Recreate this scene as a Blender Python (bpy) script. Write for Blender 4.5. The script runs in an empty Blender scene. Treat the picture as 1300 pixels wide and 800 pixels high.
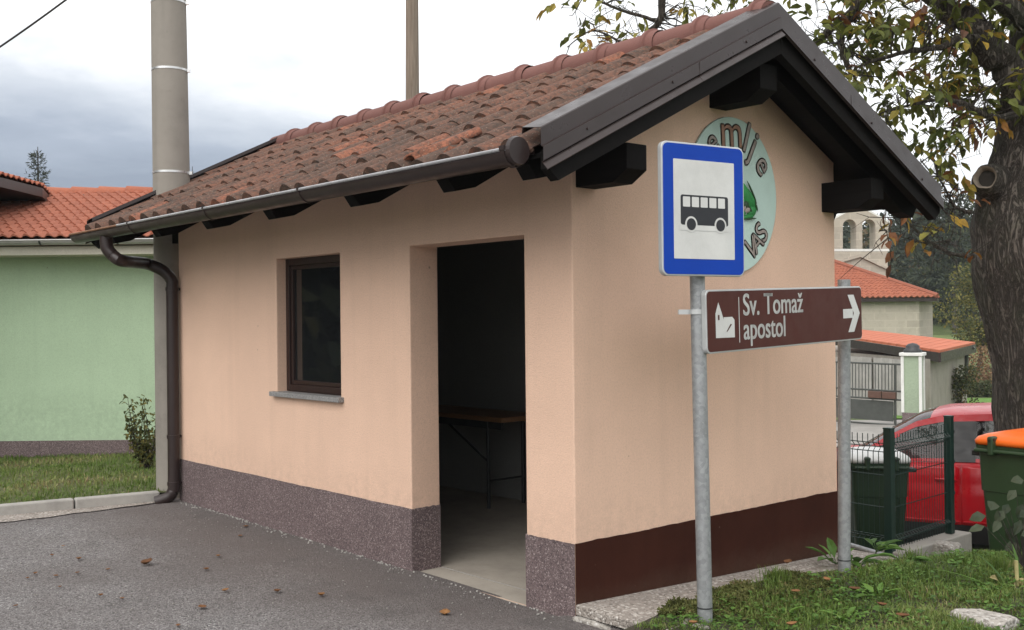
import bpy, bmesh, math, random
from math import sin, cos, pi, radians as R, sqrt, atan2, exp
from mathutils import Vector as V, Matrix, noise as mnoise
random.seed(7)
sc = bpy.context.scene
col = sc.collection

# ------------------------------------------------------------------ camera
CAM = V((4.0252, -3.9283, 1.6033)); YAW = .8541; PITCH = .0022; ROLL = -.0103; FPX = 1367.8161
_f = V((-sin(YAW)*cos(PITCH), cos(YAW)*cos(PITCH), sin(PITCH)))
_r = V((cos(YAW), sin(YAW), 0)); _u = _r.cross(_f)
CR = cos(ROLL)*_r + sin(ROLL)*_u; CU = -sin(ROLL)*_r + cos(ROLL)*_u; CF = _f
FH = V((-sin(YAW), cos(YAW), 0)); RH = V((cos(YAW), sin(YAW), 0))      # level forward / right
cd = bpy.data.cameras.new('camera'); cam = bpy.data.objects.new('camera', cd); col.objects.link(cam)
M4 = Matrix((CR, CU, -CF)).transposed().to_4x4(); M4.translation = CAM; cam.matrix_world = M4
cd.sensor_width = 36; cd.lens = FPX/1300*36; cd.clip_start = .05; cd.clip_end = 5000
sc.camera = cam

def P(px, py, D): return CAM + D*CF + CR*((px-650)/FPX*D) - CU*((py-400)/FPX*D)
def ray(px, py): return CF + CR*((px-650)/FPX) - CU*((py-400)/FPX)
def on(px, py, ax, val):
    d = ray(px, py); return CAM + d*((val-CAM[ax])/d[ax])
def DX(p):
    d = V((p[0], p[1], 0)) - V((CAM.x, CAM.y, 0)); return d.dot(FH), d.dot(RH)
def WP(D, X, z=0): 
    p = V((CAM.x, CAM.y, 0)) + D*FH + X*RH; return V((p.x, p.y, z))

def sstep(a, b, x):
    t = min(1, max(0, (x-a)/(b-a))); return t*t*(3-2*t)
PROF = [(0,0),(6.6,0.02),(7.4,-.08),(8.0,-.26),(8.6,-.42),(9.3,-.55),(10.3,-.80),(24,-.86),(33,-1.45),(45,-2.0),(60,-1.5),(75,-.4),(100,1.5),(150,5.5),(220,11),(320,15),(430,15),(2500,15)]
def prof(D):
    for (a, za), (b, zb) in zip(PROF, PROF[1:]):
        if D <= b: return za + (zb-za)*max(0, (D-a))/(b-a)
    return PROF[-1][1]
def gz(x, y):
    """height of the ground"""
    D, X = DX((x, y))
    left = .012 - .0085*max(-8, min(4, x)) if y < 3 else .08
    if D < 2: return left
    w = sstep(.02, .10, X/D)*sstep(6.0, 7.6, D) if D < 20 else sstep(-.05, .12, X/D)
    far = 0
    if D > 80 and X/D < .1: far = .02*(D-80)
    if x > 0 and y > 0 and D < 8.5: left = .05 - .02*y
    return left*(1-w) + prof(D)*w + far*(1-w)

# ------------------------------------------------------------------ materials
def newmat(name):
    m = bpy.data.materials.new(name); m.use_nodes = True
    nt = m.node_tree; b = nt.nodes['Principled BSDF']
    return m, nt, b
class NT:
    def __init__(s, nt): s.nt = nt; s.L = nt.links
    def n(s, t, **k):
        x = s.nt.nodes.new(t)
        for a, v in k.items(): setattr(x, a, v)
        return x
    def co(s, out='Object'):
        return s.n('ShaderNodeTexCoord').outputs[out]
    def noise(s, scale, detail=4, rough=.6, vec=None, out='Fac', dist=0):
        x = s.n('ShaderNodeTexNoise'); x.inputs['Scale'].default_value = scale; x.inputs['Detail'].default_value = detail
        x.inputs['Roughness'].default_value = rough; x.inputs['Distortion'].default_value = dist
        s.L.new(vec or s.co(), x.inputs['Vector']); return x.outputs[out]
    def voro(s, scale, vec=None, out='Distance', feature='F1', rnd=1):
        x = s.n('ShaderNodeTexVoronoi', feature=feature); x.inputs['Scale'].default_value = scale
        x.inputs['Randomness'].default_value = rnd
        s.L.new(vec or s.co(), x.inputs['Vector']); return x.outputs[out]
    def ramp(s, fac, stops, interp='LINEAR'):
        x = s.n('ShaderNodeValToRGB'); e = x.color_ramp; e.interpolation = interp
        while len(e.elements) < len(stops): e.elements.new(.5)
        for el, (p, c) in zip(e.elements, stops):
            el.position = p; el.color = (c, c, c, 1) if not isinstance(c, (tuple, list)) else (*c, 1)
        s.L.new(fac, x.inputs['Fac']); return x.outputs['Color']
    def mix(s, fac, a, b, mode='MIX'):
        x = s.n('ShaderNodeMix', data_type='RGBA', blend_type=mode)
        for i, v in ((0, fac), (6, a), (7, b)):
            if isinstance(v, (int, float)): x.inputs[i].default_value = v if i == 0 else (v, v, v, 1)
            elif isinstance(v, (tuple, list)): x.inputs[i].default_value = (*v, 1)
            else: s.L.new(v, x.inputs[i])
        return x.outputs[2]
    def math(s, op, a, b=None, clamp=False):
        x = s.n('ShaderNodeMath', operation=op, use_clamp=clamp)
        for i, v in enumerate((a, b)):
            if v is None: continue
            if isinstance(v, (int, float)): x.inputs[i].default_value = v
            else: s.L.new(v, x.inputs[i])
        return x.outputs[0]
    def map(s, scale=(1,1,1), vec=None, rot=(0,0,0), loc=(0,0,0)):
        x = s.n('ShaderNodeMapping'); x.inputs['Scale'].default_value = scale; x.inputs['Rotation'].default_value = rot
        x.inputs['Location'].default_value = loc
        s.L.new(vec or s.co(), x.inputs['Vector']); return x.outputs[0]
    def attr(s, name, out='Fac'):
        x = s.n('ShaderNodeAttribute', attribute_name=name); return x.outputs[out]
    def bump(s, h, strength=.3, dist=.01, normal=None):
        x = s.n('ShaderNodeBump'); x.inputs['Strength'].default_value = strength; x.inputs['Distance'].default_value = dist
        s.L.new(h, x.inputs['Height'])
        if normal: s.L.new(normal, x.inputs['Normal'])
        return x.outputs[0]
    def sep(s, vec, ch):
        x = s.n('ShaderNodeSeparateXYZ'); s.L.new(vec, x.inputs[0]); return x.outputs[ch]
    def set(s, b, **k):
        for a, v in k.items():
            a = {'color':'Base Color','rough':'Roughness','metal':'Metallic','normal':'Normal','spec':'Specular IOR Level','coat':'Coat Weight','trans':'Transmission Weight'}[a]
            if isinstance(v, (int, float)): b.inputs[a].default_value = v
            elif isinstance(v, (tuple, list)): b.inputs[a].default_value = (*v, 1)
            else: s.L.new(v, b.inputs[a])

MATS = {}
def simple(name, c, rough=.6, metal=0, var=.12, scale=6, bump=0, bscale=60, spec=.5, coat=0):
    """plain paint / metal / plastic with faint blotches"""
    m, nt, b = newmat(name); t = NT(nt)
    c2 = tuple(x*(1-var) for x in c); c3 = tuple(min(1, x*(1+var)) for x in c)
    cc = t.ramp(t.noise(scale, 6, .7), [(.3, c2), (.7, c3)])
    t.set(b, color=cc, rough=t.ramp(t.noise(scale*2.3, 5), [(.3, max(.05, rough-.08)), (.7, min(1, rough+.1))]), metal=metal, spec=spec, coat=coat)
    if bump: t.set(b, normal=t.bump(t.noise(bscale, 5), bump, .004))
    MATS[name] = m; return m

def mk_stucco(name, c, dirt=True, grain=240):
    m, nt, b = newmat(name); t = NT(nt)
    big = t.noise(1.3, 5, .65); fine = t.noise(grain*.5, 3, .7)
    cc = t.ramp(big, [(.3, tuple(x*.94 for x in c)), (.7, tuple(min(1, x*1.05) for x in c))])
    cc = t.mix(t.ramp(fine, [(.28, .5), (.55, 0)]), cc, tuple(x*.72 for x in c))
    if dirt:
        sp = t.voro(3.1); cc = t.mix(t.ramp(sp, [(.018, .55), (.03, 0)]), cc, (.16, .10, .07))
        stv = t.map((7, 7, .35)); cc = t.mix(t.ramp(t.noise(1.0, 4, .6, stv), [(.52, 0), (.8, .20)]), cc, tuple(x*.66 for x in c))
        hz = t.sep(t.co(), 2)
        spl = t.math('MULTIPLY', t.ramp(t.noise(14, 7, .8), [(.40, 0), (.62, 1)]), t.ramp(t.math('ADD', hz, t.math('MULTIPLY', t.noise(2.2, 4), .35)), [(.58, .55), (.86, 0)]))
        cc = t.mix(spl, cc, tuple(x*.70 for x in c))
    h = t.math('ADD', t.math('MULTIPLY', t.voro(grain*.62), .25), t.math('MULTIPLY', t.noise(grain*.8, 5, .75), 1.1))
    t.set(b, color=cc, rough=.92, normal=t.bump(h, .65, .0045), spec=.25); MATS[name] = m; return m
mk_stucco('peach_render', (.755, .52, .39), grain=185)
mk_stucco('green_render', (.45, .585, .405), grain=120)
mk_stucco('pillar_green', (.33, .40, .29), grain=60)
mk_stucco('cream_render', (.55, .52, .44), grain=120)
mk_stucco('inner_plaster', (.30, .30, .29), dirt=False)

def mk_speckle(name, a, b_, c_, scale, bump=.5, dist=.004):
    m, nt, b = newmat(name); t = NT(nt)
    v = t.voro(scale, out='Color'); x = t.sep(v, 0)
    cc = t.ramp(x, [(0, a), (.4, b_), (.8, b_), (1, c_)])
    cc = t.mix(t.ramp(t.noise(2.0, 5), [(.35, 0), (.7, .25)]), cc, tuple(q*.6 for q in a))
    h = t.math('SUBTRACT', 1, t.voro(scale))
    t.set(b, color=cc, rough=.75, normal=t.bump(h, bump, dist)); MATS[name] = m; return m
mk_speckle('pebble_plaster', (.065, .047, .048), (.155, .112, .112), (.38, .31, .30), 170)
mk_speckle('washed_concrete', (.17, .145, .125), (.34, .30, .265), (.66, .62, .57), 75, .9, .008)
mk_speckle('granite', (.13, .125, .125), (.25, .245, .24), (.42, .41, .4), 180, .1)
mk_speckle('white_rock', (.2, .18, .16), (.42, .39, .35), (.62, .6, .57), 60, .7, .01)

def mk_asphalt(name='asphalt', tone=1.6):
    m, nt, b = newmat(name); t = NT(nt)
    g = t.sep(t.voro(125, out='Color'), 1); k = tone
    cc = t.ramp(g, [(0, (.032*k, .030*k, .030*k)), (.40, (.118*k, .112*k, .112*k)), (.82, (.165*k, .158*k, .156*k)), (1, (.27*k, .262*k, .256*k))])
    big = t.noise(.55, 6, .65)
    cc = t.mix(t.ramp(big, [(.40, .55), (.62, 0)]), cc, (.068*k, .058*k, .055*k))
    ly = t.sep(t.co(), 1)
    near = t.ramp(t.math('ADD', t.math('MULTIPLY', ly, .5), t.math('ADD', 1.0, t.math('MULTIPLY', t.noise(1.5, 4), .35))), [(.52, 0), (.98, .7)])
    cc = t.mix(near, cc, (.074*k, .062*k, .058*k))          # darker and browner towards the wall
    cc = t.mix(t.ramp(t.noise(7, 6, .8), [(.62, 0), (.78, .35)]), cc, (.2*k, .19*k, .18*k))
    cc = t.mix(t.ramp(t.noise(1.7, 7, .7, t.map((1, 1, 1), loc=(5, 2, 0))), [(.56, 0), (.66, .40)]), cc, (.050*k, .046*k, .044*k))
    h = t.math('ADD', t.math('MULTIPLY', t.math('SUBTRACT', 1, t.voro(105)), 1), t.math('MULTIPLY', t.noise(30, 5), .8))
    t.set(b, color=cc, rough=.9, normal=t.bump(h, .9, .008), spec=.3); MATS[name] = m; return m
mk_asphalt()

def mk_concrete(name, c, scale=3, streak=False):
    m, nt, b = newmat(name); t = NT(nt)
    cc = t.ramp(t.noise(scale, 8, .7), [(.25, tuple(x*.72 for x in c)), (.5, c), (.78, tuple(min(1, x*1.2) for x in c))])
    cc = t.mix(t.ramp(t.noise(scale*9, 5, .8), [(.58, 0), (.75, .4)]), cc, tuple(x*.5 for x in c))
    if streak: cc = t.mix(t.ramp(t.noise(1, 5, .6, t.map((9, 9, .5))), [(.5, 0), (.75, .35)]), cc, tuple(x*.6 for x in c))
    if name == 'brown_paint':
        hz = t.math('ADD', t.sep(t.co(), 2), t.math('MULTIPLY', t.noise(4, 6, .8), .22))
        cc = t.mix(t.math('MULTIPLY', t.ramp(hz, [(.16, .28), (.30, 0)]), t.noise(30, 5, .8)), cc, (.16, .125, .09))
        cc = t.mix(t.ramp(t.voro(9), [(.03, .5), (.07, 0)]), cc, (.13, .09, .07))
    t.set(b, color=cc, rough=.88, normal=t.bump(t.noise(90, 6, .8), .35, .004), spec=.3); MATS[name] = m; return m
mk_concrete('concrete', (.33, .31, .28)); mk_concrete('kerb_concrete', (.36, .345, .32), 5)
mk_concrete('pole_concrete', (.27, .245, .215), 1.2, True); mk_concrete('floor_concrete', (.37, .33, .28), 2.2)
mk_concrete('shed_render', (.30, .27, .235), 1.6, True); mk_concrete('yard_gravel', (.27, .255, .235), 1.2)
mk_concrete('brown_paint', (.042, .0135, .0085), 2.5, True); MATS['brown_paint'].node_tree.nodes['Principled BSDF'].inputs['Specular IOR Level'].default_value = .1

def mk_tile(name, fresh, aged, soot, wear):
    m, nt, b = newmat(name); t = NT(nt)
    a = t.attr('tint'); n1 = t.noise(6, 6, .7); n2 = t.noise(38, 5, .75)
    f = t.math('ADD', t.math('MULTIPLY', a, .75), t.math('MULTIPLY', n1, .6))
    cc = t.ramp(f, [(.25, aged), (.62, tuple(.5*(x+y) for x, y in zip(fresh, aged))), (.95, fresh)])
    cc = t.mix(t.ramp(t.math('ADD', n2, t.math('MULTIPLY', n1, .5)), [(.62, 0), (.92, wear)]), cc, soot)
    cc = t.mix(t.ramp(t.voro(55), [(.10, wear*.6), (.2, 0)]), cc, (.30, .28, .22))
    t.set(b, color=cc, rough=.88, normal=t.bump(t.math('ADD', n2, n1), .5, .006), spec=.3); MATS[name] = m; return m
mk_tile('old_tile', (.29, .108, .062), (.098, .062, .046), (.038, .031, .026), .95)
mk_tile('new_tile', (.40, .135, .078), (.28, .092, .056), (.13, .06, .042), .4)
mk_tile('ridge_tile', (.19, .088, .074), (.16, .072, .060), (.11, .06, .055), .18)

def mk_wood(name, a, b_, sc_=(1, 14, 14), rough=.7):
    m, nt, b = newmat(name); t = NT(nt)
    g = t.noise(3, 7, .7, t.map(sc_), dist=.6)
    t.set(b, color=t.ramp(g, [(.3, a), (.7, b_)]), rough=rough, normal=t.bump(g, .3, .004)); MATS[name] = m; return m
mk_wood('black_timber', (.0035, .003, .003), (.009, .0075, .007), rough=.85)
MATS['black_timber'].node_tree.nodes['Principled BSDF'].inputs['Specular IOR Level'].default_value = .15
mk_wood('frame_wood', (.016, .0065, .005), (.030, .012, .009), (14, 14, 1), .45)
mk_wood('table_wood', (.22, .11, .05), (.36, .19, .09), (2, 18, 18), .5)
mk_wood('pole_wood', (.13, .10, .075), (.26, .21, .165), (16, 16, .5), .9)
mk_wood('ceiling_wood', (.05, .04, .035), (.08, .065, .05), (1, 12, 12), .8)

def mk_bark(name, a, b_, c_):
    m, nt, b = newmat(name); t = NT(nt)
    v = t.map((11, 11, 2.0)); rid = t.noise(1.3, 9, .72, v, dist=1.6); n = t.noise(4, 8, .8, t.map((9, 9, 6)), dist=.5)
    cr = t.math('ABSOLUTE', t.math('SUBTRACT', rid, .5)); cr = t.math('MULTIPLY', t.math('MINIMUM', cr, .09), 7)
    h = t.math('ADD', cr, t.math('MULTIPLY', n, .6))
    cc = t.ramp(h, [(.22, a), (.62, b_), (1.0, c_)]); cc = t.mix(t.ramp(t.noise(2.2, 6, .7), [(.48, 0), (.68, .55)]), cc, (.055, .065, .03))
    t.set(b, color=cc, rough=.95, normal=t.bump(h, 1, .03)); MATS[name] = m; return m
mk_bark('walnut_bark', (.022, .017, .014), (.092, .073, .058), (.19, .16, .135))
mk_bark('twig_bark', (.03, .025, .02), (.07, .055, .045), (.13, .11, .09))
mk_bark('grey_bark', (.04, .035, .03), (.10, .085, .07), (.16, .14, .12))

def mk_leaf(name, stops, transl=.35, rough=.6):
    m, nt, b = newmat(name); t = NT(nt)
    cc = t.ramp(t.attr('tint'), stops)
    cc = t.mix(t.ramp(t.noise(25, 4), [(.45, 0), (.75, .4)]), cc, (.05, .04, .015))
    t.set(b, color=cc, rough=rough, spec=.3)
    tr = t.n('ShaderNodeBsdfTranslucent'); t.L.new(cc, tr.inputs[0])
    mx = t.n('ShaderNodeMixShader'); mx.inputs[0].default_value = transl
    out = nt.nodes['Material Output']
    t.L.new(b.outputs[0], mx.inputs[1]); t.L.new(tr.outputs[0], mx.inputs[2]); t.L.new(mx.outputs[0], out.inputs[0])
    MATS[name] = m; return m
mk_leaf('walnut_leaf', [(0, (.055, .075, .018)), (.45, (.16, .18, .04)), (.66, (.27, .25, .055)), (.80, (.40, .26, .04)), (.9, (.22, .085, .03)), (1, (.11, .05, .03))])
mk_leaf('grass_blade', [(0, (.075, .13, .022)), (.5, (.145, .215, .045)), (.75, (.22, .25, .08)), (.9, (.38, .34, .16)), (1, (.20, .13, .07))], .3)
mk_leaf('weed_leaf', [(0, (.05, .10, .025)), (.5, (.09, .19, .035)), (1, (.17, .30, .06))], .3)
mk_leaf('moss', [(0, (.05, .055, .015)), (.5, (.10, .11, .03)), (.8, (.17, .17, .06)), (1, (.16, .09, .05))], .1, .9)
mk_leaf('shrub_leaf', [(0, (.045, .06, .025)), (.6, (.085, .10, .04)), (1, (.17, .12, .05))])
mk_leaf('forest_leaf', [(0, (.024, .036, .028)), (.5, (.044, .060, .038)), (.8, (.072, .085, .044)), (.93, (.15, .13, .05)), (1, (.13, .09, .055))], .15, .8)
mk_leaf('spruce_needle', [(0, (.045, .055, .05)), (1, (.10, .115, .10))], .1, .8)
mk_leaf('yellow_bush_leaf', [(0, (.05, .065, .025)), (.5, (.11, .12, .035)), (1, (.26, .22, .06))])
mk_leaf('dry_leaf', [(0, (.10, .045, .022)), (.5, (.19, .085, .035)), (1, (.30, .15, .06))], .1, .7)
mk_leaf('grey_leaf', [(0, (.018, .03, .014)), (.5, (.036, .05, .026)), (1, (.065, .08, .045))], .2)
mk_leaf('straw', [(0, (.28, .22, .10)), (1, (.52, .46, .22))], .2)
mk_leaf('brown_bush_leaf', [(0, (.12, .07, .04)), (.5, (.22, .12, .07)), (1, (.30, .20, .09))], .2)

def mk_ground(name='ground_soil'):
    m, nt, b = newmat(name); t = NT(nt)
    cc = t.ramp(t.noise(.6, 8, .75), [(.3, (.05, .075, .02)), (.55, (.085, .12, .03)), (.75, (.13, .15, .05))])
    cc = t.mix(t.ramp(t.noise(9, 6, .8), [(.5, 0), (.7, .6)]), cc, (.075, .06, .035))
    t.set(b, color=cc, rough=.95, normal=t.bump(t.noise(40, 6, .8), .8, .03)); MATS[name] = m; return m
mk_ground()
def mk_lawn(name, a, b_):
    m, nt, b = newmat(name); t = NT(nt)
    cc = t.ramp(t.noise(3, 8, .8), [(.3, a), (.7, b_)])
    t.set(b, color=cc, rough=.95, normal=t.bump(t.noise(60, 6, .8), .8, .03)); MATS[name] = m; return m
mk_lawn('lawn_soil', (.08, .10, .03), (.15, .15, .065))
mk_lawn('bright_lawn', (.075, .17, .022), (.13, .25, .035))
mk_lawn('field_grass', (.10, .15, .045), (.16, .19, .06))
mk_lawn('dark_soil', (.035, .032, .02), (.075, .065, .04))

def mk_stone(name, c):
    m, nt, b = newmat(name); t = NT(nt)
    x = t.n('ShaderNodeTexBrick'); t.L.new(t.map((1, 1, 1), rot=(R(90), 0, 0)), x.inputs['Vector'])
    x.inputs['Scale'].default_value = 1.0; x.inputs['Brick Width'].default_value = .62; x.inputs['Row Height'].default_value = .33
    x.inputs['Mortar Size'].default_value = .025; x.inputs['Mortar Smooth'].default_value = .6; x.inputs['Bias'].default_value = -.1
    x.inputs['Color1'].default_value = (*[q*.85 for q in c], 1); x.inputs['Color2'].default_value = (*[q*1.12 for q in c], 1); x.inputs['Mortar'].default_value = (*[q*1.15 for q in c], 1)
    wob = t.n('ShaderNodeVectorMath', operation='ADD')
    cc = t.mix(t.ramp(t.noise(.9, 6, .7), [(.4, 0), (.68, .8)]), x.outputs['Color'], tuple(q*.98 for q in c))
    cc = t.mix(t.ramp(t.noise(4, 8, .75), [(.5, 0), (.75, .5)]), cc, tuple(q*.6 for q in c))
    t.set(b, color=cc, rough=.92, normal=t.bump(t.noise(12, 6), .5, .02)); MATS[name] = m; return m
mk_stone('church_stone', (.42, .375, .31))

simple('brown_metal', (.030, .0195, .018), .32, .0, .10, 4, .05, 90, .4)
simple('brown_metal_light', (.30, .275, .26), .35, 0, .08, 4)
simple('gutter_metal', (.030, .0195, .0185), .38, 0, .15, 5, .05, 60, .4)
simple('gutter_lip', (.34, .34, .35), .3, .2, .2, 8)  # paler than the gutter: bright highlight along the lip put into its colour
simple('rust_lip', (.20, .10, .055), .7, .1, .3, 20)
simple('zinc_white', (.42, .41, .40), .4, .4, .1, 5)
simple('steel_strap', (.66, .66, .66), .3, .7, .1, 8)
simple('dark_steel', (.045, .047, .05), .5, .3, .15, 8)
simple('gate_steel', (.075, .08, .073), .55, .3, .15, 6)
simple('fence_green', (.006, .026, .020), .4, 0, .12, 8)
simple('bin_green', (.024, .052, .020), .45, 0, .14, 4, .08, 200)
simple('bin_dark_green', (.014, .034, .015), .5, 0, .14, 4, .08, 200)
simple('lid_orange', (.86, .15, .012), .38, 0, .06, 5, .04, 60)
simple('lid_white', (.62, .63, .62), .45, 0, .06, 5)
simple('black_plastic', (.012, .012, .012), .5, 0, .1)
simple('car_red', (.46, .004, .012), .3, .0, .04, 2, coat=.2, spec=.35)
simple('car_trim_and_gap_black', (.014, .014, .015), .4)
simple('tyre_rubber', (.018, .018, .018), .85)
simple('alloy', (.45, .45, .46), .3, .8)
simple('sign_blue', (.002, .045, .36), .5, 0, .05, 5, spec=.2)
simple('sign_white', (.60, .60, .58), .45, 0, .09, 7)
simple('sign_black', (.012, .013, .018), .45, 0, .1)
simple('sign_brown', (.072, .018, .013), .5, 0, .07, 4, spec=.2)
simple('sign_edge', (.52, .53, .53), .4, .35, .08, 8)
simple('mint_paint', (.47, .61, .555), .6, 0, .08, 3)
simple('letter_grey', (.30, .255, .23), .8, 0, .25, 25)
simple('letter_brown', (.30, .17, .12), .8, 0, .3, 25)
simple('letter_outline', (.17, .155, .14), .8, 0, .2, 20)
simple('frog_green', (.02, .22, .05), .55, 0, .35, 14)
simple('frog_dark', (.02, .06, .02), .6, 0, .2, 14)
simple('mail_brown', (.10, .05, .035), .5)
simple('pillar_white', (.68, .68, .65), .8, 0, .1)
simple('hollow_shade', (.03, .025, .02), .9)
simple('corrugated', (.44, .41, .39), .6, .2, .25, 3)
simple('knot_wood', (.22, .18, .14), .9, 0, .25, 14, .6, 40)
simple('cable_black', (.015, .015, .015), .5)
simple('red_roof_sheet', (.44, .125, .06), .85, 0, .15, 2)

def mk_galv(name='galvanised'):
    m, nt, b = newmat(name); t = NT(nt)
    s = t.sep(t.voro(55, out='Color'), 0)
    cc = t.ramp(s, [(0, (.27, .28, .285)), (1, (.37, .38, .39))]); cc = t.mix(t.ramp(t.noise(9, 7, .8), [(.45, 0), (.75, .55)]), cc, (.22, .22, .215))
    t.set(b, color=cc, rough=.5, metal=.45, normal=t.bump(t.noise(70, 4), .1, .002)); MATS[name] = m
mk_galv()
def mk_glass(name, tint=(.02, .022, .024), fac=.75):
    m, nt, b = newmat(name); t = NT(nt)
    t.set(b, color=tint, rough=.03, spec=.6)
    tr = t.n('ShaderNodeBsdfTransparent'); tr.inputs[0].default_value = (.6, .63, .62, 1)
    mx = t.n('ShaderNodeMixShader'); mx.inputs[0].default_value = 1-fac
    out = nt.nodes['Material Output']
    t.L.new(b.outputs[0], mx.inputs[1]); t.L.new(tr.outputs[0], mx.inputs[2]); t.L.new(mx.outputs[0], out.inputs[0]); MATS[name] = m
mk_glass('window_glass', (.010, .011, .012), 1); MATS['window_glass'].node_tree.nodes['Principled BSDF'].inputs['Specular IOR Level'].default_value = 1.0; mk_glass('car_glass', (.012, .014, .016), .55)
mk_glass('bell_glass', (.02, .025, .03), 1)

# ------------------------------------------------------------------ mesh helpers
class MB:
    def __init__(s): s.v = []; s.f = []; s.m = []; s.t = []; s.ct = .5
    def vert(s, p): s.v.append(tuple(p)); s.t.append(s.ct); return len(s.v)-1
    def face(s, ids, mi=0): s.f.append(tuple(ids)); s.m.append(mi)
    def poly(s, pts, mi=0): s.face([s.vert(p) for p in pts], mi)
    def box(s, a, b, mi=0, M=None):
        x0, y0, z0 = a; x1, y1, z1 = b
        c = [(x0,y0,z0),(x1,y0,z0),(x1,y1,z0),(x0,y1,z0),(x0,y0,z1),(x1,y0,z1),(x1,y1,z1),(x0,y1,z1)]
        if M is not None: c = [M @ V(p) for p in c]
        i = [s.vert(p) for p in c]
        for q in ((0,3,2,1),(4,5,6,7),(0,1,5,4),(1,2,6,5),(2,3,7,6),(3,0,4,7)): s.face([i[k] for k in q], mi)
    def prism(s, pts, d, mi=0):
        """polygon (list of points) pushed along vector d"""
        d = V(d); a = [s.vert(p) for p in pts]; b = [s.vert(V(p)+d) for p in pts]; n = len(pts)
        s.face(a[::-1], mi); s.face(b, mi)
        for i in range(n): s.face((a[i], a[(i+1) % n], b[(i+1) % n], b[i]), mi)
    def tube(s, pts, rad, n=8, mi=0, caps=True):
        pts = [V(p) for p in pts]; rings = []
        if not isinstance(rad, (list, tuple)): rad = [rad]*len(pts)
        up = V((0.123, .31, .94)).normalized()
        for i, p in enumerate(pts):
            d = (pts[min(i+1, len(pts)-1)] - pts[max(i-1, 0)])
            if d.length < 1e-9: d = V((0,0,1))
            d.normalize()
            a = d.cross(up)
            if a.length < .05: a = d.cross(V((1,0,0)))
            a.normalize(); b = d.cross(a); up = a.cross(d)
            rings.append([s.vert(p + (a*cos(2*pi*k/n) + b*sin(2*pi*k/n))*rad[i]) for k in range(n)])
        for q, w in zip(rings, rings[1:]):
            for k in range(n): s.face((q[k], q[(k+1) % n], w[(k+1) % n], w[k]), mi)
        if caps: s.face(rings[0][::-1], mi); s.face(rings[-1], mi)
    def strip(s, rows, mi=0, close=False):
        """rows: list of equally long point lists -> quads"""
        ids = [[s.vert(p) for p in r] for r in rows]
        for a, b in zip(ids, ids[1:]):
            n = len(a)
            for k in range(n if close else n-1): s.face((a[k], a[(k+1) % n], b[(k+1) % n], b[k]), mi)
        return ids
    def leaf(s, p, d, nrm, L, w, fold=.25, mi=0):
        """small folded leaf blade"""
        d = V(d).normalized(); sd = d.cross(V(nrm))
        if sd.length < 1e-4: sd = d.cross(V((.3,.7,.2)))
        sd.normalize(); up = sd.cross(d); p = V(p)
        a = s.vert(p); b1 = s.vert(p + d*L*.4 + sd*w*.5 + up*fold*w); b2 = s.vert(p + d*L*.4 - sd*w*.5 + up*fold*w)
        m_ = s.vert(p + d*L*.45); c1 = s.vert(p + d*L*.75 + sd*w*.34 - up*L*.06 + up*fold*w*.6); c2 = s.vert(p + d*L*.75 - sd*w*.34 - up*L*.06 + up*fold*w*.6)
        e = s.vert(p + d*L - up*L*.18)
        for f in ((a, b1, m_), (a, m_, b2), (m_, b1, c1), (m_, c2, b2), (m_, c1, e), (m_, e, c2)): s.face(f, mi)
    def build(s, name, mats, parent=None, smooth=False, bevel=0, solid=0, merge=False, seg=2, loc=None):
        me = bpy.data.meshes.new(name)
        off = V(loc) if loc is not None else None
        if parent is not None and off is None: off = V(parent.location)
        if off is not None: vv = [(p[0]-off.x, p[1]-off.y, p[2]-off.z) for p in s.v]
        else: vv = s.v
        me.from_pydata(vv, [], s.f); me.update()
        if not isinstance(mats, (list, tuple)): mats = [mats]
        for m in mats: me.materials.append(MATS[m])
        if len(mats) > 1: me.polygons.foreach_set('material_index', s.m)
        if any(x != .5 for x in s.t):
            a = me.attributes.new('tint', 'FLOAT', 'POINT'); a.data.foreach_set('value', s.t)
        if merge or bevel:
            bm = bmesh.new(); bm.from_mesh(me); bmesh.ops.remove_doubles(bm, verts=bm.verts, dist=1e-5)
            bmesh.ops.recalc_face_normals(bm, faces=bm.faces); bm.to_mesh(me); bm.free()
        if smooth:
            me.polygons.foreach_set('use_smooth', [True]*len(me.polygons))
            if smooth != 'all':
                bm = bmesh.new(); bm.from_mesh(me); bmesh.ops.remove_doubles(bm, verts=bm.verts, dist=1e-6)
                for e in bm.edges:
                    if len(e.link_faces) == 2 and e.calc_face_angle(0) > R(38): e.smooth = False
                bm.to_mesh(me); bm.free()
        o = bpy.data.objects.new(name, me); col.objects.link(o)
        if parent is not None:
            o.parent = parent          # parents are never rotated: offset only
        elif off is not None: o.location = off
        if solid:
            md = o.modifiers.new('solid', 'SOLIDIFY'); md.thickness = solid; md.offset = 0
        if bevel:
            md = o.modifiers.new('bevel', 'BEVEL'); md.width = bevel; md.segments = seg; md.limit_method = 'ANGLE'; md.angle_limit = R(35)
        return o

def sub(mb, name, mats, parent, **k):
    """sub-part: parent is itself a child mesh sitting at the thing's origin"""
    root = parent.parent
    return_o = mb.build(name, mats, None, loc=root.location, **k)
    return_o.location = (0, 0, 0); return_o.parent = parent
    return return_o
def tag(o, label, cat, group=None, kind=None):
    if label: o['label'] = label
    if cat: o['category'] = cat
    if group: o['group'] = group
    if kind: o['kind'] = kind
    return o
def thing(name, loc, label, cat, group=None):
    o = bpy.data.objects.new(name, None); o.empty_display_size = .2; o.location = loc; col.objects.link(o)
    return tag(o, label, cat, group)
def struct(o, kind='structure'): o['kind'] = kind; return o
def rnd(a, b): return random.uniform(a, b)
def rvec():
    while 1:
        v = V((rnd(-1,1), rnd(-1,1), rnd(-1,1)))
        if .05 < v.length < 1: return v.normalized()

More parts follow.
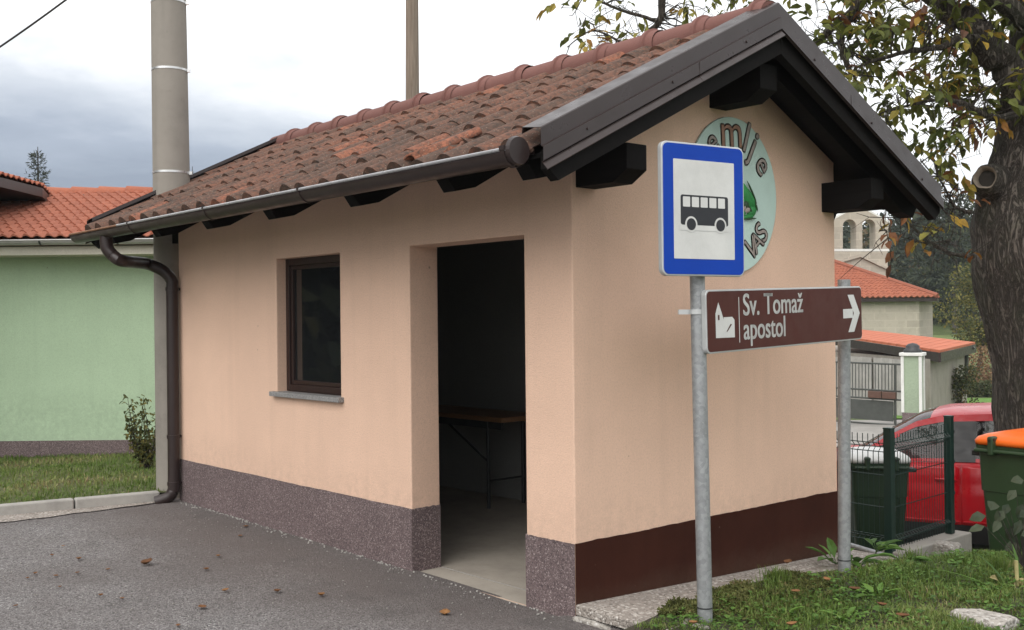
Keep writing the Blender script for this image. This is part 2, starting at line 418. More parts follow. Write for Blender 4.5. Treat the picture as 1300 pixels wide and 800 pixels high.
def disc_pts(c, a, b, r, n=40, t0=0, t1=2*pi, rb=None):
    rb = rb or r; return [c + a*(r*cos(t0+(t1-t0)*k/n)) + b*(rb*sin(t0+(t1-t0)*k/n)) for k in range(n + (0 if abs(t1-t0-2*pi) < 1e-6 else 1))]
def rrect(c, a, b, w, h, r, n=6):
    pts = []
    for sx, sy, t0 in ((1,1,0),(-1,1,pi/2),(-1,-1,pi),(1,-1,3*pi/2)):
        for k in range(n+1):
            t = t0 + pi/2*k/n; pts.append(c + a*(sx*(w/2-r)+r*cos(t)) + b*(sy*(h/2-r)+r*sin(t)))
    return pts

def text_mesh(txt, size, sx=1, shear=0):
    """outline polygons of a word as triangles in its own xy plane"""
    cu = bpy.data.curves.new('lettering', 'FONT'); cu.body = txt; cu.size = size; cu.resolution_u = 6
    cu.shear = shear; cu.offset = 0
    o = bpy.data.objects.new('lettering', cu); col.objects.link(o)
    dg = bpy.context.evaluated_depsgraph_get(); dg.update()
    me = bpy.data.meshes.new_from_object(o.evaluated_get(dg))
    vs = [(v.co.x*sx, v.co.y) for v in me.vertices]; fs = [tuple(p.vertices) for p in me.polygons]
    bpy.data.objects.remove(o); bpy.data.curves.remove(cu); bpy.data.meshes.remove(me)
    return vs, fs
def put_text(mb, txt, size, o, a, b, sx=1, fit=None, fn=None):
    vs, fs = text_mesh(txt, size, sx)
    x0 = min(v[0] for v in vs); x1 = max(v[0] for v in vs)
    k = fit/(x1-x0) if fit else 1
    ids = [mb.vert(fn((v[0]-x0)*k, v[1]) if fn else o + a*((v[0]-x0)*k) + b*v[1]) for v in vs]
    for f in fs: mb.face([ids[i] for i in f])
exec_parts = True
# ------------------------------------------------------------------ bus shelter
L, W = 4.846, 2.457; PZ = .416; D1, D2 = .38, 1.452; W1, W2 = 2.262, 3.140; WT, WB = 2.058, 1.057; HD = 2.054
TH = .22; EF, EB = .589, .578; OV = .4376; ZE = 2.405; SL = .4915; YR = (W+EB-EF)/2
ZR = ZE + SL*(YR+EF)
def T(y): return ZE + SL*(y+EF) if y <= YR else ZR - SL*(y-YR)
sh = thing('bus_shelter', (0, 0, 0), 'small peach rendered bus shelter with old tiled roof, one window and open doorway', 'bus shelter')
mb = MB()
xs = [-L, -W2, -W1, -D2, -D1, 0]; zs = [-.35, .025, WB, HD, T(0)-.05]
def hole(i, j): return (i == 1 and j == 2) or (i == 3 and j in (1, 2))
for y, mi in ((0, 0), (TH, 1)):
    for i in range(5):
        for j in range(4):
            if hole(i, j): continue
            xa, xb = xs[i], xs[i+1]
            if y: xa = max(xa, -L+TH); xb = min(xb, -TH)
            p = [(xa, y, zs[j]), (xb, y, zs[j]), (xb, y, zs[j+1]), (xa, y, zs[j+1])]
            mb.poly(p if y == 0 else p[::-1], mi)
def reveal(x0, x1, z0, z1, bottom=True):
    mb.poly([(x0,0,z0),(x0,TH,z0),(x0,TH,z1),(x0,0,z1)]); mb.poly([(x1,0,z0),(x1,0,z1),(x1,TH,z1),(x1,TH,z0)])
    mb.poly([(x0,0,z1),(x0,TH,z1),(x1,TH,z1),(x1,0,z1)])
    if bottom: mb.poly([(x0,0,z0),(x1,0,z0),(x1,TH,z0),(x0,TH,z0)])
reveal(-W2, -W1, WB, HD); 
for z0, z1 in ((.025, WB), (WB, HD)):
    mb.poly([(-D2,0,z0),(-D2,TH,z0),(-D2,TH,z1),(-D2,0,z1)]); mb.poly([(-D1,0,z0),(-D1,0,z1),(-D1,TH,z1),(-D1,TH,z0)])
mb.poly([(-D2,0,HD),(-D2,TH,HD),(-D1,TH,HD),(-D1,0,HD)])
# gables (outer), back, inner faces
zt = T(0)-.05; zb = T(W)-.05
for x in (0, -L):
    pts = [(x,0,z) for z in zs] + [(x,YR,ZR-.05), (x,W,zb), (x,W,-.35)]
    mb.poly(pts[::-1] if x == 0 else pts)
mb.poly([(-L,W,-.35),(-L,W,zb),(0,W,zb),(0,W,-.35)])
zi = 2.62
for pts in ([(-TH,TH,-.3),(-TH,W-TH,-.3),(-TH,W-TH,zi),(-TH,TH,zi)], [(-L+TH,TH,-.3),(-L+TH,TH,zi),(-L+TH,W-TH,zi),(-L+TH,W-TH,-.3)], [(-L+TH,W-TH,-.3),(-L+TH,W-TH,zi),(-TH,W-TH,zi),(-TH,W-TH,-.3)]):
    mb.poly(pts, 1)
wall = mb.build('wall', ['peach_render', 'inner_plaster'], sh, merge=True, bevel=.007)
# plinth: rough pebble plaster on the road side, brown paint on the gable
mb = MB(); q = .005
def ptop(x): return PZ + .006*sin(x*2.1) + .004*sin(x*9.7)
def wavy(pa, pb, nrm, z0, n=30, thick=q, dz=0):
    pa = V(pa); pb = V(pb); nrm = V(nrm); rows = [[], [], []]
    for k in range(n+1):
        p = pa.lerp(pb, k/n); z = PZ + dz + .006*mnoise.noise(V((p.x*3, p.y*3, 7))) + .005*mnoise.noise(V((p.x*40, p.y*40, 1)))
        rows[0].append(p + nrm*thick + V((0,0,z0))); rows[1].append(p + nrm*thick + V((0,0,z))); rows[2].append(p - nrm*.002 + V((0,0,z)))
    return rows
for pa, pb, nr in (((-L-q,0,0),(-D2,0,0),(0,-1,0)), ((-D2,-q,0),(-D2,TH,0),(1,0,0)), ((-D1,0,0),(0.0,0,0),(0,-1,0)), ((-D1,TH,0),(-D1,-q,0),(-1,0,0))):
    mb.strip(wavy(pa, pb, nr, -.3))
mb.strip(wavy((-D2-.001,-.0,0),(-D2+q,-.0,0),(0,-1,0),-.3, 2)); mb.strip(wavy((-D1-q,-.0,0),(-D1,-.0,0),(0,-1,0),-.3, 2))
mb.build('plinth', 'pebble_plaster', sh)
mb = MB(); mb.strip(wavy((0,-.003,0),(0,W,0),(1,0,0), -.3, 60, .003, .004))
o = mb.build('side_plinth', 'brown_paint', sh); o['label'] = 'smooth dark brown painted band along the gable foot'
mb = MB(); mb.box((-D2+.002, -.004, -.3), (-D1-.002, TH+.01, .022)); mb.box((-L+TH, TH+.01, -.3), (-TH, W-TH, .022))
mb.build('floor', 'floor_concrete', sh)
mb = MB(); mb.box((-L+TH, TH, 2.36), (-TH, W-TH, 2.40)); mb.build('ceiling', 'ceiling_wood', sh)
# window
mb = MB(); fw = .062; ya, yb = .077, .137
def frame_ring(x0, x1, z0, z1, w, ya, yb):
    mb.box((x0, ya, z0), (x0+w, yb, z1)); mb.box((x1-w, ya, z0), (x1, yb, z1))
    mb.box((x0+w, ya+.001, z0), (x1-w, yb-.001, z0+w)); mb.box((x0+w, ya+.001, z1-w), (x1-w, yb-.001, z1))
frame_ring(-W2+.001, -W1-.001, WB+.018, HD-.001, .05, ya, yb); frame_ring(-W2+.052, -W1-.052, WB+.069, HD-.052, .03, ya+.012, yb-.003)
wf = mb.build('window', 'frame_wood', sh, bevel=.004); 
mb = MB(); mb.box((-W2+.08, .108, WB+.097), (-W1-.08, .114, HD-.08)); sub(mb, 'pane', 'window_glass', wf)
mb = MB(); mb.box((-W2-.045, -.045, WB-.018), (-W1+.04, ya, WB+.016)); sub(mb, 'sill', 'granite', wf, bevel=.004)

# ---- roof tiles
def tile_patch(mb, e0, e1, r0, r1, nc, nr, h, lift, thick, k=9, jit=0.0, over=1.18, tintfn=None, amp=1, wr=.62):
    """interlocking roll tiles over the quad eave e0-e1 / ridge r0-r1"""
    e0, e1, r0, r1 = map(V, (e0, e1, r0, r1)); nrm = (e1-e0).cross(r0-e0).normalized()
    if nrm.z < 0: nrm = -nrm
    for j in range(nr):
        for i in range(nc):
            mb.ct = tintfn(i, j) if tintfn else random.random()
            du = rnd(-jit, jit)*.06; dl = rnd(-jit, jit)*.012; dv = rnd(-jit, jit)*.10; ro = rnd(-jit, jit)*.05
            rows = [[], [], []]; lo = []
            for a in range(k+1):
                s = a/k
                # roll on the left 60 %, shallow pan on the right
                hh = h*sin(pi*min(1, s/wr))**.8 if s < wr else -.18*h*sin(pi*(s-wr)/(1-wr))
                for ri, (vv, up) in enumerate(((0, lift), (.5, lift*.55), (over, lift*.02))):
                    u = (i + s*1.02 + du + ro*(vv-.5))/nc; v = min(1.0, (j + vv + (dv if vv < 1 else 0))/nr); v = max(v, -.02)
                    p = e0.lerp(e1, u).lerp(r0.lerp(r1, u), v)
                    tap = 1
                    rows[ri].append(p + nrm*(hh*tap*amp + up + dl + .004))
                    if ri == 0: lo.append(p + nrm*((hh*.55 if hh > 0 else hh)*amp + up + dl + .004 - thick))
            mb.strip([lo] + rows)
    mb.ct = .5
mb = MB()
yA = -EF-.035; x0, x1 = -L-OV+.05, OV-.06
old = {}
def tt(i, j):
    r = random.random(); base = .20 + .10*(j > 2) + .25*mnoise.noise(V((i*.23, j*.5, 3)))
    return min(1, max(.02, base + (r-.5)*.38 + (.40 if r > .955 else 0)))
tile_patch(mb, (x0, yA, T(yA)-.035), (x1, yA, T(yA)-.035), (x0, YR, ZR-.035), (x1, YR, ZR-.035), 24, 7, .060, .016, .016, k=14, jit=.6, tintfn=tt, wr=.74)
yB = W+EB+.035
tile_patch(mb, (x1, yB, T(yB)-.035), (x0, yB, T(yB)-.035), (x1, YR, ZR-.035), (x0, YR, ZR-.035), 24, 7, .060, .016, .016, k=10, jit=.6, tintfn=tt, wr=.74)
# slipped fresh tile at the eave and mortar crumbs in the rolls
roof = mb.build('roof', 'old_tile', sh, smooth=True)
mb = MB(); mb.ct = .98
c = V((-.62, -EF-.005, T(-EF)+.016)); dd = V((.20, .30, .30*SL+.01)); 
mb.strip([[c + V((cos(t)*.06, 0, sin(t)*.045)) for t in [pi*k/8 for k in range(9)]], [c + dd + V((cos(t)*.05, 0, sin(t)*.035)) for t in [pi*k/8 for k in range(9)]]])
o = sub(mb, 'slipped_tile', 'old_tile', roof, smooth=True, solid=.014); o['label'] = 'bright orange tile slipped askew at the eave'
for k in range(9):
    mb = MB()
    p = V((rnd(-.75, -.2), -EF+rnd(-.02, .12), 0)); p.z = T(p.y)+rnd(.01, .03); mb.ct = rnd(.3, 1); s = rnd(.012, .03)
    mb.box((-s,-s*.7,-s*.5), (s,s*.7,s*.5), M=Matrix.Translation(p) @ Matrix.Rotation(rnd(0,6), 4, rvec()))
    sub(mb, 'tile_fragment', 'old_tile', roof)
# ridge caps
mb = MB(); n = 14; xl, xr = -L-OV-.03, OV-.075; st = (xr-xl)/n
for i in range(n):
    mb.ct = rnd(.2, .9); xa = xl + i*st; tilt = rnd(-.004, .004)
    prof_ = [(0, .092), (.03, .094), (.30, .098), (st-.065, .101), (st-.06, .117), (st-.028, .121), (st-.022, .108), (st+.03, .100)]
    rows = []
    for dx, rr in prof_:
        rows.append([V((xa+dx, YR - cos(t)*rr*1.12, ZR-.006 + tilt + sin(t)*rr*.98)) for t in [pi*(-.08) + pi*1.16*k/14 for k in range(15)]])
    mb.strip(rows)
mb.poly([V((xr+.028, YR - cos(t)*.112, ZR-.006 + sin(t)*.098)) for t in [pi*k/14 for k in range(15)]])
sub(mb, 'ridge_tiles', 'ridge_tile', roof, smooth=True)
# verge flashing : folded sheet along both gables
def sweep_rake(mb, prof2, x0, sgn, y0, y1, over0=0):
    rows = []
    for y in (y0, YR, y1): rows.append([V((x0 + sgn*px, y, T(y) + pz)) for px, pz in prof2])
    mb.strip(rows)
def flash(x, sgn, nm):
    mb = MB(); pr2 = [(-.128, .060), (-.124, .090), (-.006, .074), (0, .070), (.002, -.012), (.016, -.015), (.018, -.078), (.006, -.084), (.042, -.120), (.038, -.124)]
    sweep_rake(mb, pr2, x, sgn, -EF-.03, W+EB+.03)
    for y0_, y1_ in ((-EF, YR), (W+EB, YR)):
        for k in range(3):
            y = y0_ + (y1_-y0_)*(.14+.34*k); cpt = V((x+sgn*.0185, y, T(y)-.045))
            mb.prism(disc_pts(cpt, V((0,1,0)), V((0,0,1)), .006, 8), V((sgn*.005,0,0)))
    # lapped joint with a bent lip, half way up each rake
    for ya_ in (YR-.72, YR+.72):
        rows = []
        for yy in (ya_-.012, ya_+.012): rows.append([V((x+sgn*(a+.0025), yy, T(yy)+b-.001)) for a, b in pr2[4:9]])
        mb.strip(rows)
    mb.build(nm, 'brown_metal', sh, solid=.003)
flash(OV, 1, 'verge_flashing'); flash(-L-OV, -1, 'verge_flashing')
# black timber
def rake_board(x0, x1, t0, t1, nm, y0=-EF, y1=W+EB, cut=0):
    mb = MB(); rows = []
    for y in (y0, YR, y1): rows.append([V((x0,y,T(y)+t0)), V((x1,y,T(y)+t0)), V((x1,y,T(y)+t1)), V((x0,y,T(y)+t1))])
    ids = mb.strip(rows, close=True); mb.face(ids[0]); mb.face(ids[-1][::-1]); return mb.build(nm, 'black_timber', sh)
def barge(x0, x1):
    mb = MB(); 
    for s in (0, 1):
        def q_(y): return y if s == 0 else 2*YR - y
        a = -EF+.01; pr = [(a, T(a)-.045), (a, T(a)-.13), (a+.06, T(a+.06)-.21), (YR-.002, ZR-.22), (YR-.002, ZR-.045)]
        mb.prism([V((x0, q_(y), z)) for y, z in pr], V((x1-x0, 0, 0)))
    return mb.build('barge_board', 'black_timber', sh)
barge(OV-.045, OV+.010); barge(-L-OV-.010, -L-OV+.045)
rake_board(-L-OV+.046, OV-.046, -.075, -.055, 'soffit_boards', -EF+.01, W+EB-.01)
def rafter(x, w=.10):
    mb = MB()
    for s in (0, 1):
        def q_(y): return y if s == 0 else 2*YR - y
        ye = -EF+.03
        prof3 = [(ye, T(ye)-.078), (ye, T(ye)-.10), (ye+.05, T(ye)-.165), (ye+.18, T(ye+.18)-.225), (ye+.40, T(ye+.40)-.215), (YR-.004, ZR-.215), (YR-.004, ZR-.078)]
        mb.prism([V((x-w/2, q_(y), z)) for y, z in prof3], V((w,0,0)))
    return mb.build('rafter', 'black_timber', sh)
for x in (-4.98, -4.05, -3.16, -2.25, -1.27, -.38, .24): rafter(x)
def purlin(y0, y1, z0, z1):
    for xa, xe in ((-.05, OV-.075), (-L+.05, -L-OV+.075)):
        mb = MB(); s = 1 if xe > xa else -1
        pts = [(xa, z0), (xe-s*.10, z0), (xe, z0+.06), (xe, z1), (xa, z1)]
        mb.prism([V((x, y0, z)) for x, z in pts], V((0, y1-y0, 0)))
        mb.build('purlin', 'black_timber', sh, bevel=.004)
purlin(.03, .18, 2.28, 2.47); purlin(W-.15, W-.0, 2.28, 2.47); purlin(YR-.08, YR+.08, 2.83, 3.03)
# gutter
mb = MB(); gy = -EF-.098; gr = .064
def gz_(x): return 2.338 + .004*(x+5.3)
xg0, xg1 = -L-OV-.03, .345
N = 24; rows = []; 
for i in range(N+1):
    x = xg0 + (xg1-xg0)*i/N
    rows.append([V((x, gy - cos(t)*gr, gz_(x) - sin(t)*gr)) for t in [pi*k/12 for k in range(13)]])
mb.strip(rows)
for x in (xg0, xg1): mb.poly([V((x, gy - cos(t)*gr, gz_(x) - sin(t)*gr)) for t in [pi*k/12 for k in range(13)]])
gut = mb.build('gutter', 'gutter_metal', sh, smooth=True, solid=.003)
mb = MB(); xs_ = xg0+1.05
mb.tube([(xs_, gy-gr-.002, gz_(xs_)+.004), (xg1, gy-gr-.002, gz_(xg1)+.004)], .009, 8); sub(mb, 'gutter_lip', 'gutter_lip', gut, smooth=True)
mb = MB(); mb.tube([(xg0, gy-gr-.002, gz_(xg0)+.004), (xs_, gy-gr-.002, gz_(xs_)+.004)], .009, 8); o = sub(mb, 'gutter_lip', 'rust_lip', gut, smooth=True); o['label'] = 'rusty lip at the far end of the gutter'
def collar(mb, x, w=.012, g=.006):
    rows = []
    for dx in (0, w): rows.append([V((x+dx, gy - cos(t)*(gr+g), gz_(x) - sin(t)*(gr+g))) for t in [-.25 + (pi+.3)*k/14 for k in range(15)]])
    mb.strip(rows)
    mb.box((x, gy-gr-.012, gz_(x)), (x+w, gy-gr+.01, gz_(x)+.018))
    mb.box((x, gy+gr-.01, gz_(x)-.005), (x+w, gy+gr+.05, gz_(x)+.02))
for x in (-4.05, -1.50, .315, -3.0+.25):
    mb = MB(); collar(mb, x, .016 if x < 0 else .03, .005 if x < 0 else .009); sub(mb, 'gutter_bracket', 'gutter_metal', gut, solid=.004)
mb = MB(); xe = xg1+.002
mb.strip([[V((xe+.000, gy - cos(t)*(gr+.004), gz_(xe) - sin(t)*(gr+.004))) for t in [2*pi*k/24 for k in range(25)]], [V((xe+.022, gy - cos(t)*(gr-.002), gz_(xe) - sin(t)*(gr-.002))) for t in [2*pi*k/24 for k in range(25)]]])
mb.poly([V((xe+.022, gy - cos(t)*(gr-.002), gz_(xe) - sin(t)*(gr-.002))) for t in [2*pi*k/24 for k in range(24)]])
sub(mb, 'end_cap', 'gutter_metal', gut)
# downpipe
pa = on(135, 312, 1, gy); xw = -L+.02; yw = -.068
A = V((pa.x, gy, gz_(pa.x)-gr+.01)); B = A + V((.0, 0, -.10)); K = V((xw-.03, yw-.03, 2.02)); K2 = V((xw, yw, 1.93))
pts = [A, A+V((0,0,-.06)), B + V((.012, .02, -.035)), B + V((.06, .07, -.075)), K + V((-.06, -.09, .055)), K + V((-.01,-.02,.005)), K2 + V((0,0,.02)), K2 - V((0,0,.1)), V((xw, yw, .22)), V((xw-.005, yw-.01, .13)), V((xw-.03, yw-.05, .08)), V((xw-.075, yw-.13, .052))]
def smooth_path(pts, n=6):
    out = []
    for i in range(len(pts)-1):
        a = pts[max(0, i-1)]; b = pts[i]; c = pts[i+1]; d = pts[min(len(pts)-1, i+2)]
        for k in range(n):
            t = k/n; out.append(b.lerp(c, t) if min((b-a).length+.001, (d-c).length+.001) > 9 else .5*((2*b) + (c-a)*t + (2*a-5*b+4*c-d)*t*t + (3*b-a-3*c+d)*t**3))
    return out + [pts[-1]]
pts = [A, A+V((0,0,-.05)), A + V((.006,.008,-.10)), A + V((.035,.045,-.155)), A + V((.075,.10,-.195)), K + V((-.10,-.15,.075)), K + V((-.05,-.08,.045)), K + V((-.008,-.015,.0)), K2 + V((0,0,.01)), K2 - V((0,0,.08)), V((xw, yw, 1.2)), V((xw, yw, .24)), V((xw-.003, yw-.008, .15)), V((xw-.025, yw-.045, .095)), V((xw-.075, yw-.13, .062))]
mb = MB(); mb.tube(smooth_path(pts), .050, 16); dp = mb.build('downpipe', 'gutter_metal', sh, smooth=True)
for z, rr in ((1.86, .056), (.60, .056), (.20, .056)):
    mb = MB(); mb.tube([(xw, yw, z), (xw, yw, z+.03)], rr, 16); mb.box((xw-.012, yw, z+.003), (xw+.012, .002, z+.025)); sub(mb, 'pipe_clamp', 'gutter_metal', dp)
# ------------------------------------------------------------------ round village sign on the gable
C0 = V((.0, 1.13, 2.325)); 
def C_(y, z, x=0): return V((x, y, z))
sgx = .018
cs = V((0, 1.345, 2.325)); RY, RZ = .43, .47
vs_ = thing('village_sign', (0, cs.y, cs.z), 'round pale mint sign with raised lettering and a green frog, fixed to the peach gable', 'sign')
ay, az = V((0,1,0)), V((0,0,1))
mb = MB(); mb.prism(disc_pts(cs + V((.002,0,0)), ay, az, RY, 56, rb=RZ), V((sgx,0,0))); mb.build('disc', 'mint_paint', vs_, bevel=.005)
def ell(th, k=1): return cs + ay*(RY*k*cos(th)) + az*(RZ*k*sin(th))
def arc_letter(ch, th, size, mat, k=.74, sx=1, rot=0, outline=True, x=.0):
    c = ell(th, k); up = (ell(th, 1)-cs).normalized(); 
    a0 = atan2(up.dot(az), up.dot(ay)) + rot; up = ay*cos(a0) + az*sin(a0); rt = ay*sin(a0) - az*cos(a0)
    vs, fs = text_mesh(ch, size, sx); xm = .5*(min(v[0] for v in vs)+max(v[0] for v in vs)); ym = size*.30
    if outline:
        for dx, dy in ((.012,0),(-.012,0),(0,.012),(0,-.012),(.009,.009),(-.009,-.009),(.009,-.009),(-.009,.009)):
            for f in fs: lo_.poly([c + V((sgx+.0035,0,0)) + rt*(vs[i][0]-xm+dx*.75) + up*(vs[i][1]-ym+dy*.75) for i in f])
    for f in fs: mbx.poly([c + V((sgx+.006,0,0)) + rt*(vs[i][0]-xm) + up*(vs[i][1]-ym) for i in f])
for word, spec, mat in (('emlje', [('e', 127, .22), ('m', 94, .29), ('l', 69, .27), ('j', 57, .27), ('e', 33, .23)], 'letter_grey'), ('VAS', [('V', -60, .19), ('A', -49, .17), ('S', -36, .19)], 'letter_grey')):
    for idx, (ch, th, size) in enumerate(spec):
        lo_ = MB(); mbx = MB()
        arc_letter(ch, R(th), size, mat, .80 if word == 'emlje' else .78, .95 if ch != 'm' else 1.0, rot=0 if word == 'emlje' else pi + R(-12 if False else 0))
        lt = mbx.build('letter', 'letter_brown' if ch == 'm' else mat, vs_); sub(lo_, 'outline', 'letter_outline', lt)
# frog
fb = MB(); fo = cs + V((sgx, .16, .0))
def blob(mb, y, z, ry, rz, rot, mi=0, h=.012, base=.002):
    a = ay*cos(rot) + az*sin(rot); b = -ay*sin(rot) + az*cos(rot); c = cs + ay*y + az*z + V((sgx+base,0,0)); n = 20
    rim = [mb.vert(c + a*(ry*cos(2*pi*k/n)) + b*(rz*sin(2*pi*k/n))) for k in range(n)]
    mid = [mb.vert(c + V((h*.75,0,0)) + a*(ry*.65*cos(2*pi*k/n)) + b*(rz*.65*sin(2*pi*k/n))) for k in range(n)]
    top = mb.vert(c + V((h,0,0)))
    for k in range(n):
        mb.face((rim[k], rim[(k+1) % n], mid[(k+1) % n], mid[k]), mi); mb.face((mid[k], mid[(k+1) % n], top), mi)
SF = lambda a: (a[0]*.78+.035, a[1]*.78-.05, a[2]*.78, a[3]*.78, a[4])
for a in ((.10,.075,.125,.055,-.9),(.165,.045,.10,.040,-.95),(.02,.02,.10,.06,-.5),(.175,-.05,.07,.045,.6),(.125,-.095,.075,.022,.15),(.06,-.06,.05,.03,.9)): blob(fb, *SF(a), h=.016)
fr = fb.build('frog', 'frog_green', vs_, smooth='all')
fb = MB()
for a in ((.115,-.02,.06,.012,-.7),(.21,-.005,.05,.008,-1.1),(.16,.10,.11,.008,-.95),(.075,-.005,.045,.03,.2),(.13,-.11,.09,.007,.1)): blob(fb, *SF(a), h=.009, base=.0135)
sub(fb, 'frog_shading', 'frog_dark', fr, smooth='all')['label'] = 'dark painted lines on the frog'
fb = MB()
for a in ((.10,-.045,.035,.02,.4),(.055,-.035,.03,.02,1.0)): blob(fb, *SF(a), h=.008, base=.016)
sub(fb, 'frog_belly', 'letter_grey', fr, smooth='all')

# ------------------------------------------------------------------ table in the shelter
tb = thing('table', (-3.05, 1.6, .022), 'wooden folding table with thin steel legs standing inside the dark shelter', 'table')
mb = MB(); tx0, tx1, ty0, ty1 = -4.35, -2.62, 1.68, 2.20
TZ = .79; TA, TB_ = on(557, 521, 2, TZ), on(640, 529, 2, TZ)
mb.box((-4.45, TA.y-.10, TZ-.04), (TB_.x+.08, W-TH-.012, TZ)); mb.build('tabletop', 'table_wood', tb, bevel=.004)
ty0 = TA.y-.10; tx1 = TB_.x+.08; print('TABLE', TA, TB_)
for x in (tx1-.24, -4.2):
    for y in (ty0+.06, W-TH-.07):
        mb = MB(); mb.tube([(x, y, .022), (x, y, TZ-.043)], .016, 8); mb.build('leg', 'dark_steel', tb)
mb = MB(); mb.box((-4.35, ty0+.05, .685), (tx1-.06, ty0+.075, TZ-.041)); mb.tube([(tx1-.24, ty0+.07, .40), (-3.4, ty0+.07, .69)], .009, 6); mb.tube([(tx1-.24, ty0+.06, .25), (tx1-.24, W-TH-.07, .25)], .009, 6)
mb.build('brace', 'dark_steel', tb)

# ------------------------------------------------------------------ sign posts and road signs
pb = on(895, 791, 2, .078); p2b = on(1072, 727, 2, .03)
D_1 = DX(pb)[0]; D_2 = DX(p2b)[0]
def post(base, top, label):
    t = thing('sign_post', base, label, 'sign post'); mb = MB()
    mb.tube([base - V((0,0,.25)), base + V((0,0,.12)), base + (top-base)*.5, top], .0375, 20); o = mb.build('pole', 'galvanised', t, smooth=True)
    mb = MB(); mb.tube([base + V((0,0,.075)), base + V((0,0,.082))], .0390, 20); sub(mb, 'joint_ring', 'dark_steel', o); return t, o
t1p = P(884, 300, D_1); sp1, po1 = post(pb, t1p, 'galvanised steel post nearest the camera, rising from the moss beneath the blue bus stop sign')
t2p = P(1071.5, 355, D_2-.02); sp2, po2 = post(p2b, t2p, 'galvanised steel post at the far arrow end of the brown church sign')
# blue bus stop sign
SW, SH = .46, .665
tl, tr_, bl = P(841, 179, D_1-.10), P(944, 192, D_1+.16), P(841, 348, D_1-.10)
ctr = .5*(P(840.5, 263.5, D_1-.225) + P(945, 270, D_1+.05)); 
sa = (P(945, 270, D_1+.05) - P(840.5, 263.5, D_1-.225)); sa.z = 0; SW = sa.length; sa.normalize()
sb = V((0,0,1)) + (P(884, 100, 5) - P(895, 790, 5)).normalized()*0; sb = (sb - sa*sb.dot(sa)).normalized(); sn = sa.cross(sb)
if sn.dot(CAM-ctr) < 0: sn = -sn
SH = (168/FPX)*DX(ctr)[0]; print('SIGN', SW, SH, ctr, D_1, D_2)
ctr = ctr + V((0,0,0)); off = (ctr - t1p).dot(sn); 
bs = thing('bus_stop_sign', ctr, 'blue square-framed bus stop sign with a black bus on white, on the near steel post', 'road sign')
mb = MB(); mb.prism(rrect(ctr - sn*.032, sa, sb, SW, SH, .035), sn*.030); mb.build('plate', 'sign_edge', bs, bevel=.004)
mb = MB(); mb.prism(rrect(ctr - sn*.002, sa, sb, SW-.018, SH-.018, .03), sn*.0030); mb.build('blue_border', 'sign_blue', bs)
mb = MB(); mb.prism(rrect(ctr + sn*.001, sa, sb, SW*.735, SH*.742, .004), sn*.0015); wp = mb.build('white_panel', 'sign_white', bs)
def sg(u, v, h): return ctr + sa*(u*SW) + sb*(v*SH) + sn*h
def quad(mb, u0, v0, u1, v1, h, r=.006): 
    c = sg((u0+u1)/2, (v0+v1)/2, h); mb.poly(rrect(c, sa, sb, (u1-u0)*SW, (v1-v0)*SH, r))
mb = MB(); B0 = -.012   # bus body, wheel arches cut by white rings
bw0, bw1, bz0, bz1 = -.288, .288, -.125, .115
mb.poly(rrect(sg(0, -.005+.0, .0032), sa, sb, .576*SW, .225*SH, .012)); mb.build('bus_symbol', 'sign_black', bs)
mb = MB()
for k in range(5): quad(mb, -.262+.106*k, .018, -.262+.106*k+.086, .094, .0042, .004)
for u in (-.165, .190): mb.poly(disc_pts(sg(u, -.112, .0042), sa, sb, .073*SW+.0, 28))
quad(mb, -.30, -.158, .30, -.1185, .0041, .001)
mb.build('bus_windows', 'sign_white', bs)
for u in (-.165, .190):
    mb = MB(); mb.poly(disc_pts(sg(u, -.112, .0052), sa, sb, .055*SW, 28)); mb.build('bus_wheel', 'sign_black', bs)
for v in (.3, -.3):
    mb = MB()
    cc_ = sg(-.08, v, -.034); mb.box((-.012,-.012,-.012),(.012,.012,.012), M=Matrix.Translation(cc_)); mb.build('bracket', 'galvanised', bs)
# brown direction sign
l_, r_ = P(897, 409, D_1-.06), P(1094.5, 397, D_2-.13)
da = r_-l_; da.z = 0; DW = da.length; da.normalize(); dc = .5*(l_+r_); DH = 82/FPX*(D_1-.06); db = V((0,0,1)); dn = da.cross(db)
if dn.dot(CAM-dc) < 0: dn = -dn
print('BROWN', DW, DH, dc, DX(l_), DX(r_))
tiltb = (r_.z - l_.z)/DW; db = V((0,0,1)); daT = (da + V((0,0,tiltb))).normalized(); db = (db - daT*db.dot(daT)).normalized()
ds = thing('direction_sign', dc, 'long brown tourist sign with white lettering, church icon and right arrow between the two posts', 'road sign')
mb = MB(); mb.prism(rrect(dc - dn*.03, daT, db, DW, DH, .03), dn*.028); mb.build('plate', 'sign_edge', ds, bevel=.003)
mb = MB(); mb.prism(rrect(dc - dn*.002, daT, db, DW-.018, DH-.018, .024), dn*.003); mb.build('brown_face', 'sign_brown', ds)
def dg(u, v, h): return dc + daT*u + db*v + dn*h
U0 = -DW/2; k_ = DH
def du_(px):   # fraction along the sign measured in perspective
    a = (px-897)/(1094.5-897); d0, d1 = DX(l_)[0], DX(r_)[0]
    return U0 + DW*(a*d0/(a*d0 + (1-a)*d1))
us = {p: du_(p) for p in (908, 932, 938, 943, 996, 1019, 1070, 1091)}
mb = MB(); h_ = .0022
ic0, ic1 = us[908], us[932]; iw = ic1-ic0
mb.poly([dg(ic0, -.26*k_, h_), dg(ic1, -.27*k_, h_), dg(ic1, .01*k_, h_), dg(ic1-.12*iw, .06*k_, h_), dg(ic0+.42*iw, .06*k_, h_), dg(ic0+.42*iw, -.26*k_+.28*k_, h_), dg(ic0+.34*iw, .12*k_, h_), dg(ic0+.16*iw, .30*k_, h_), dg(ic0, .12*k_, h_)])
mb.build('church_symbol', 'sign_white', ds)
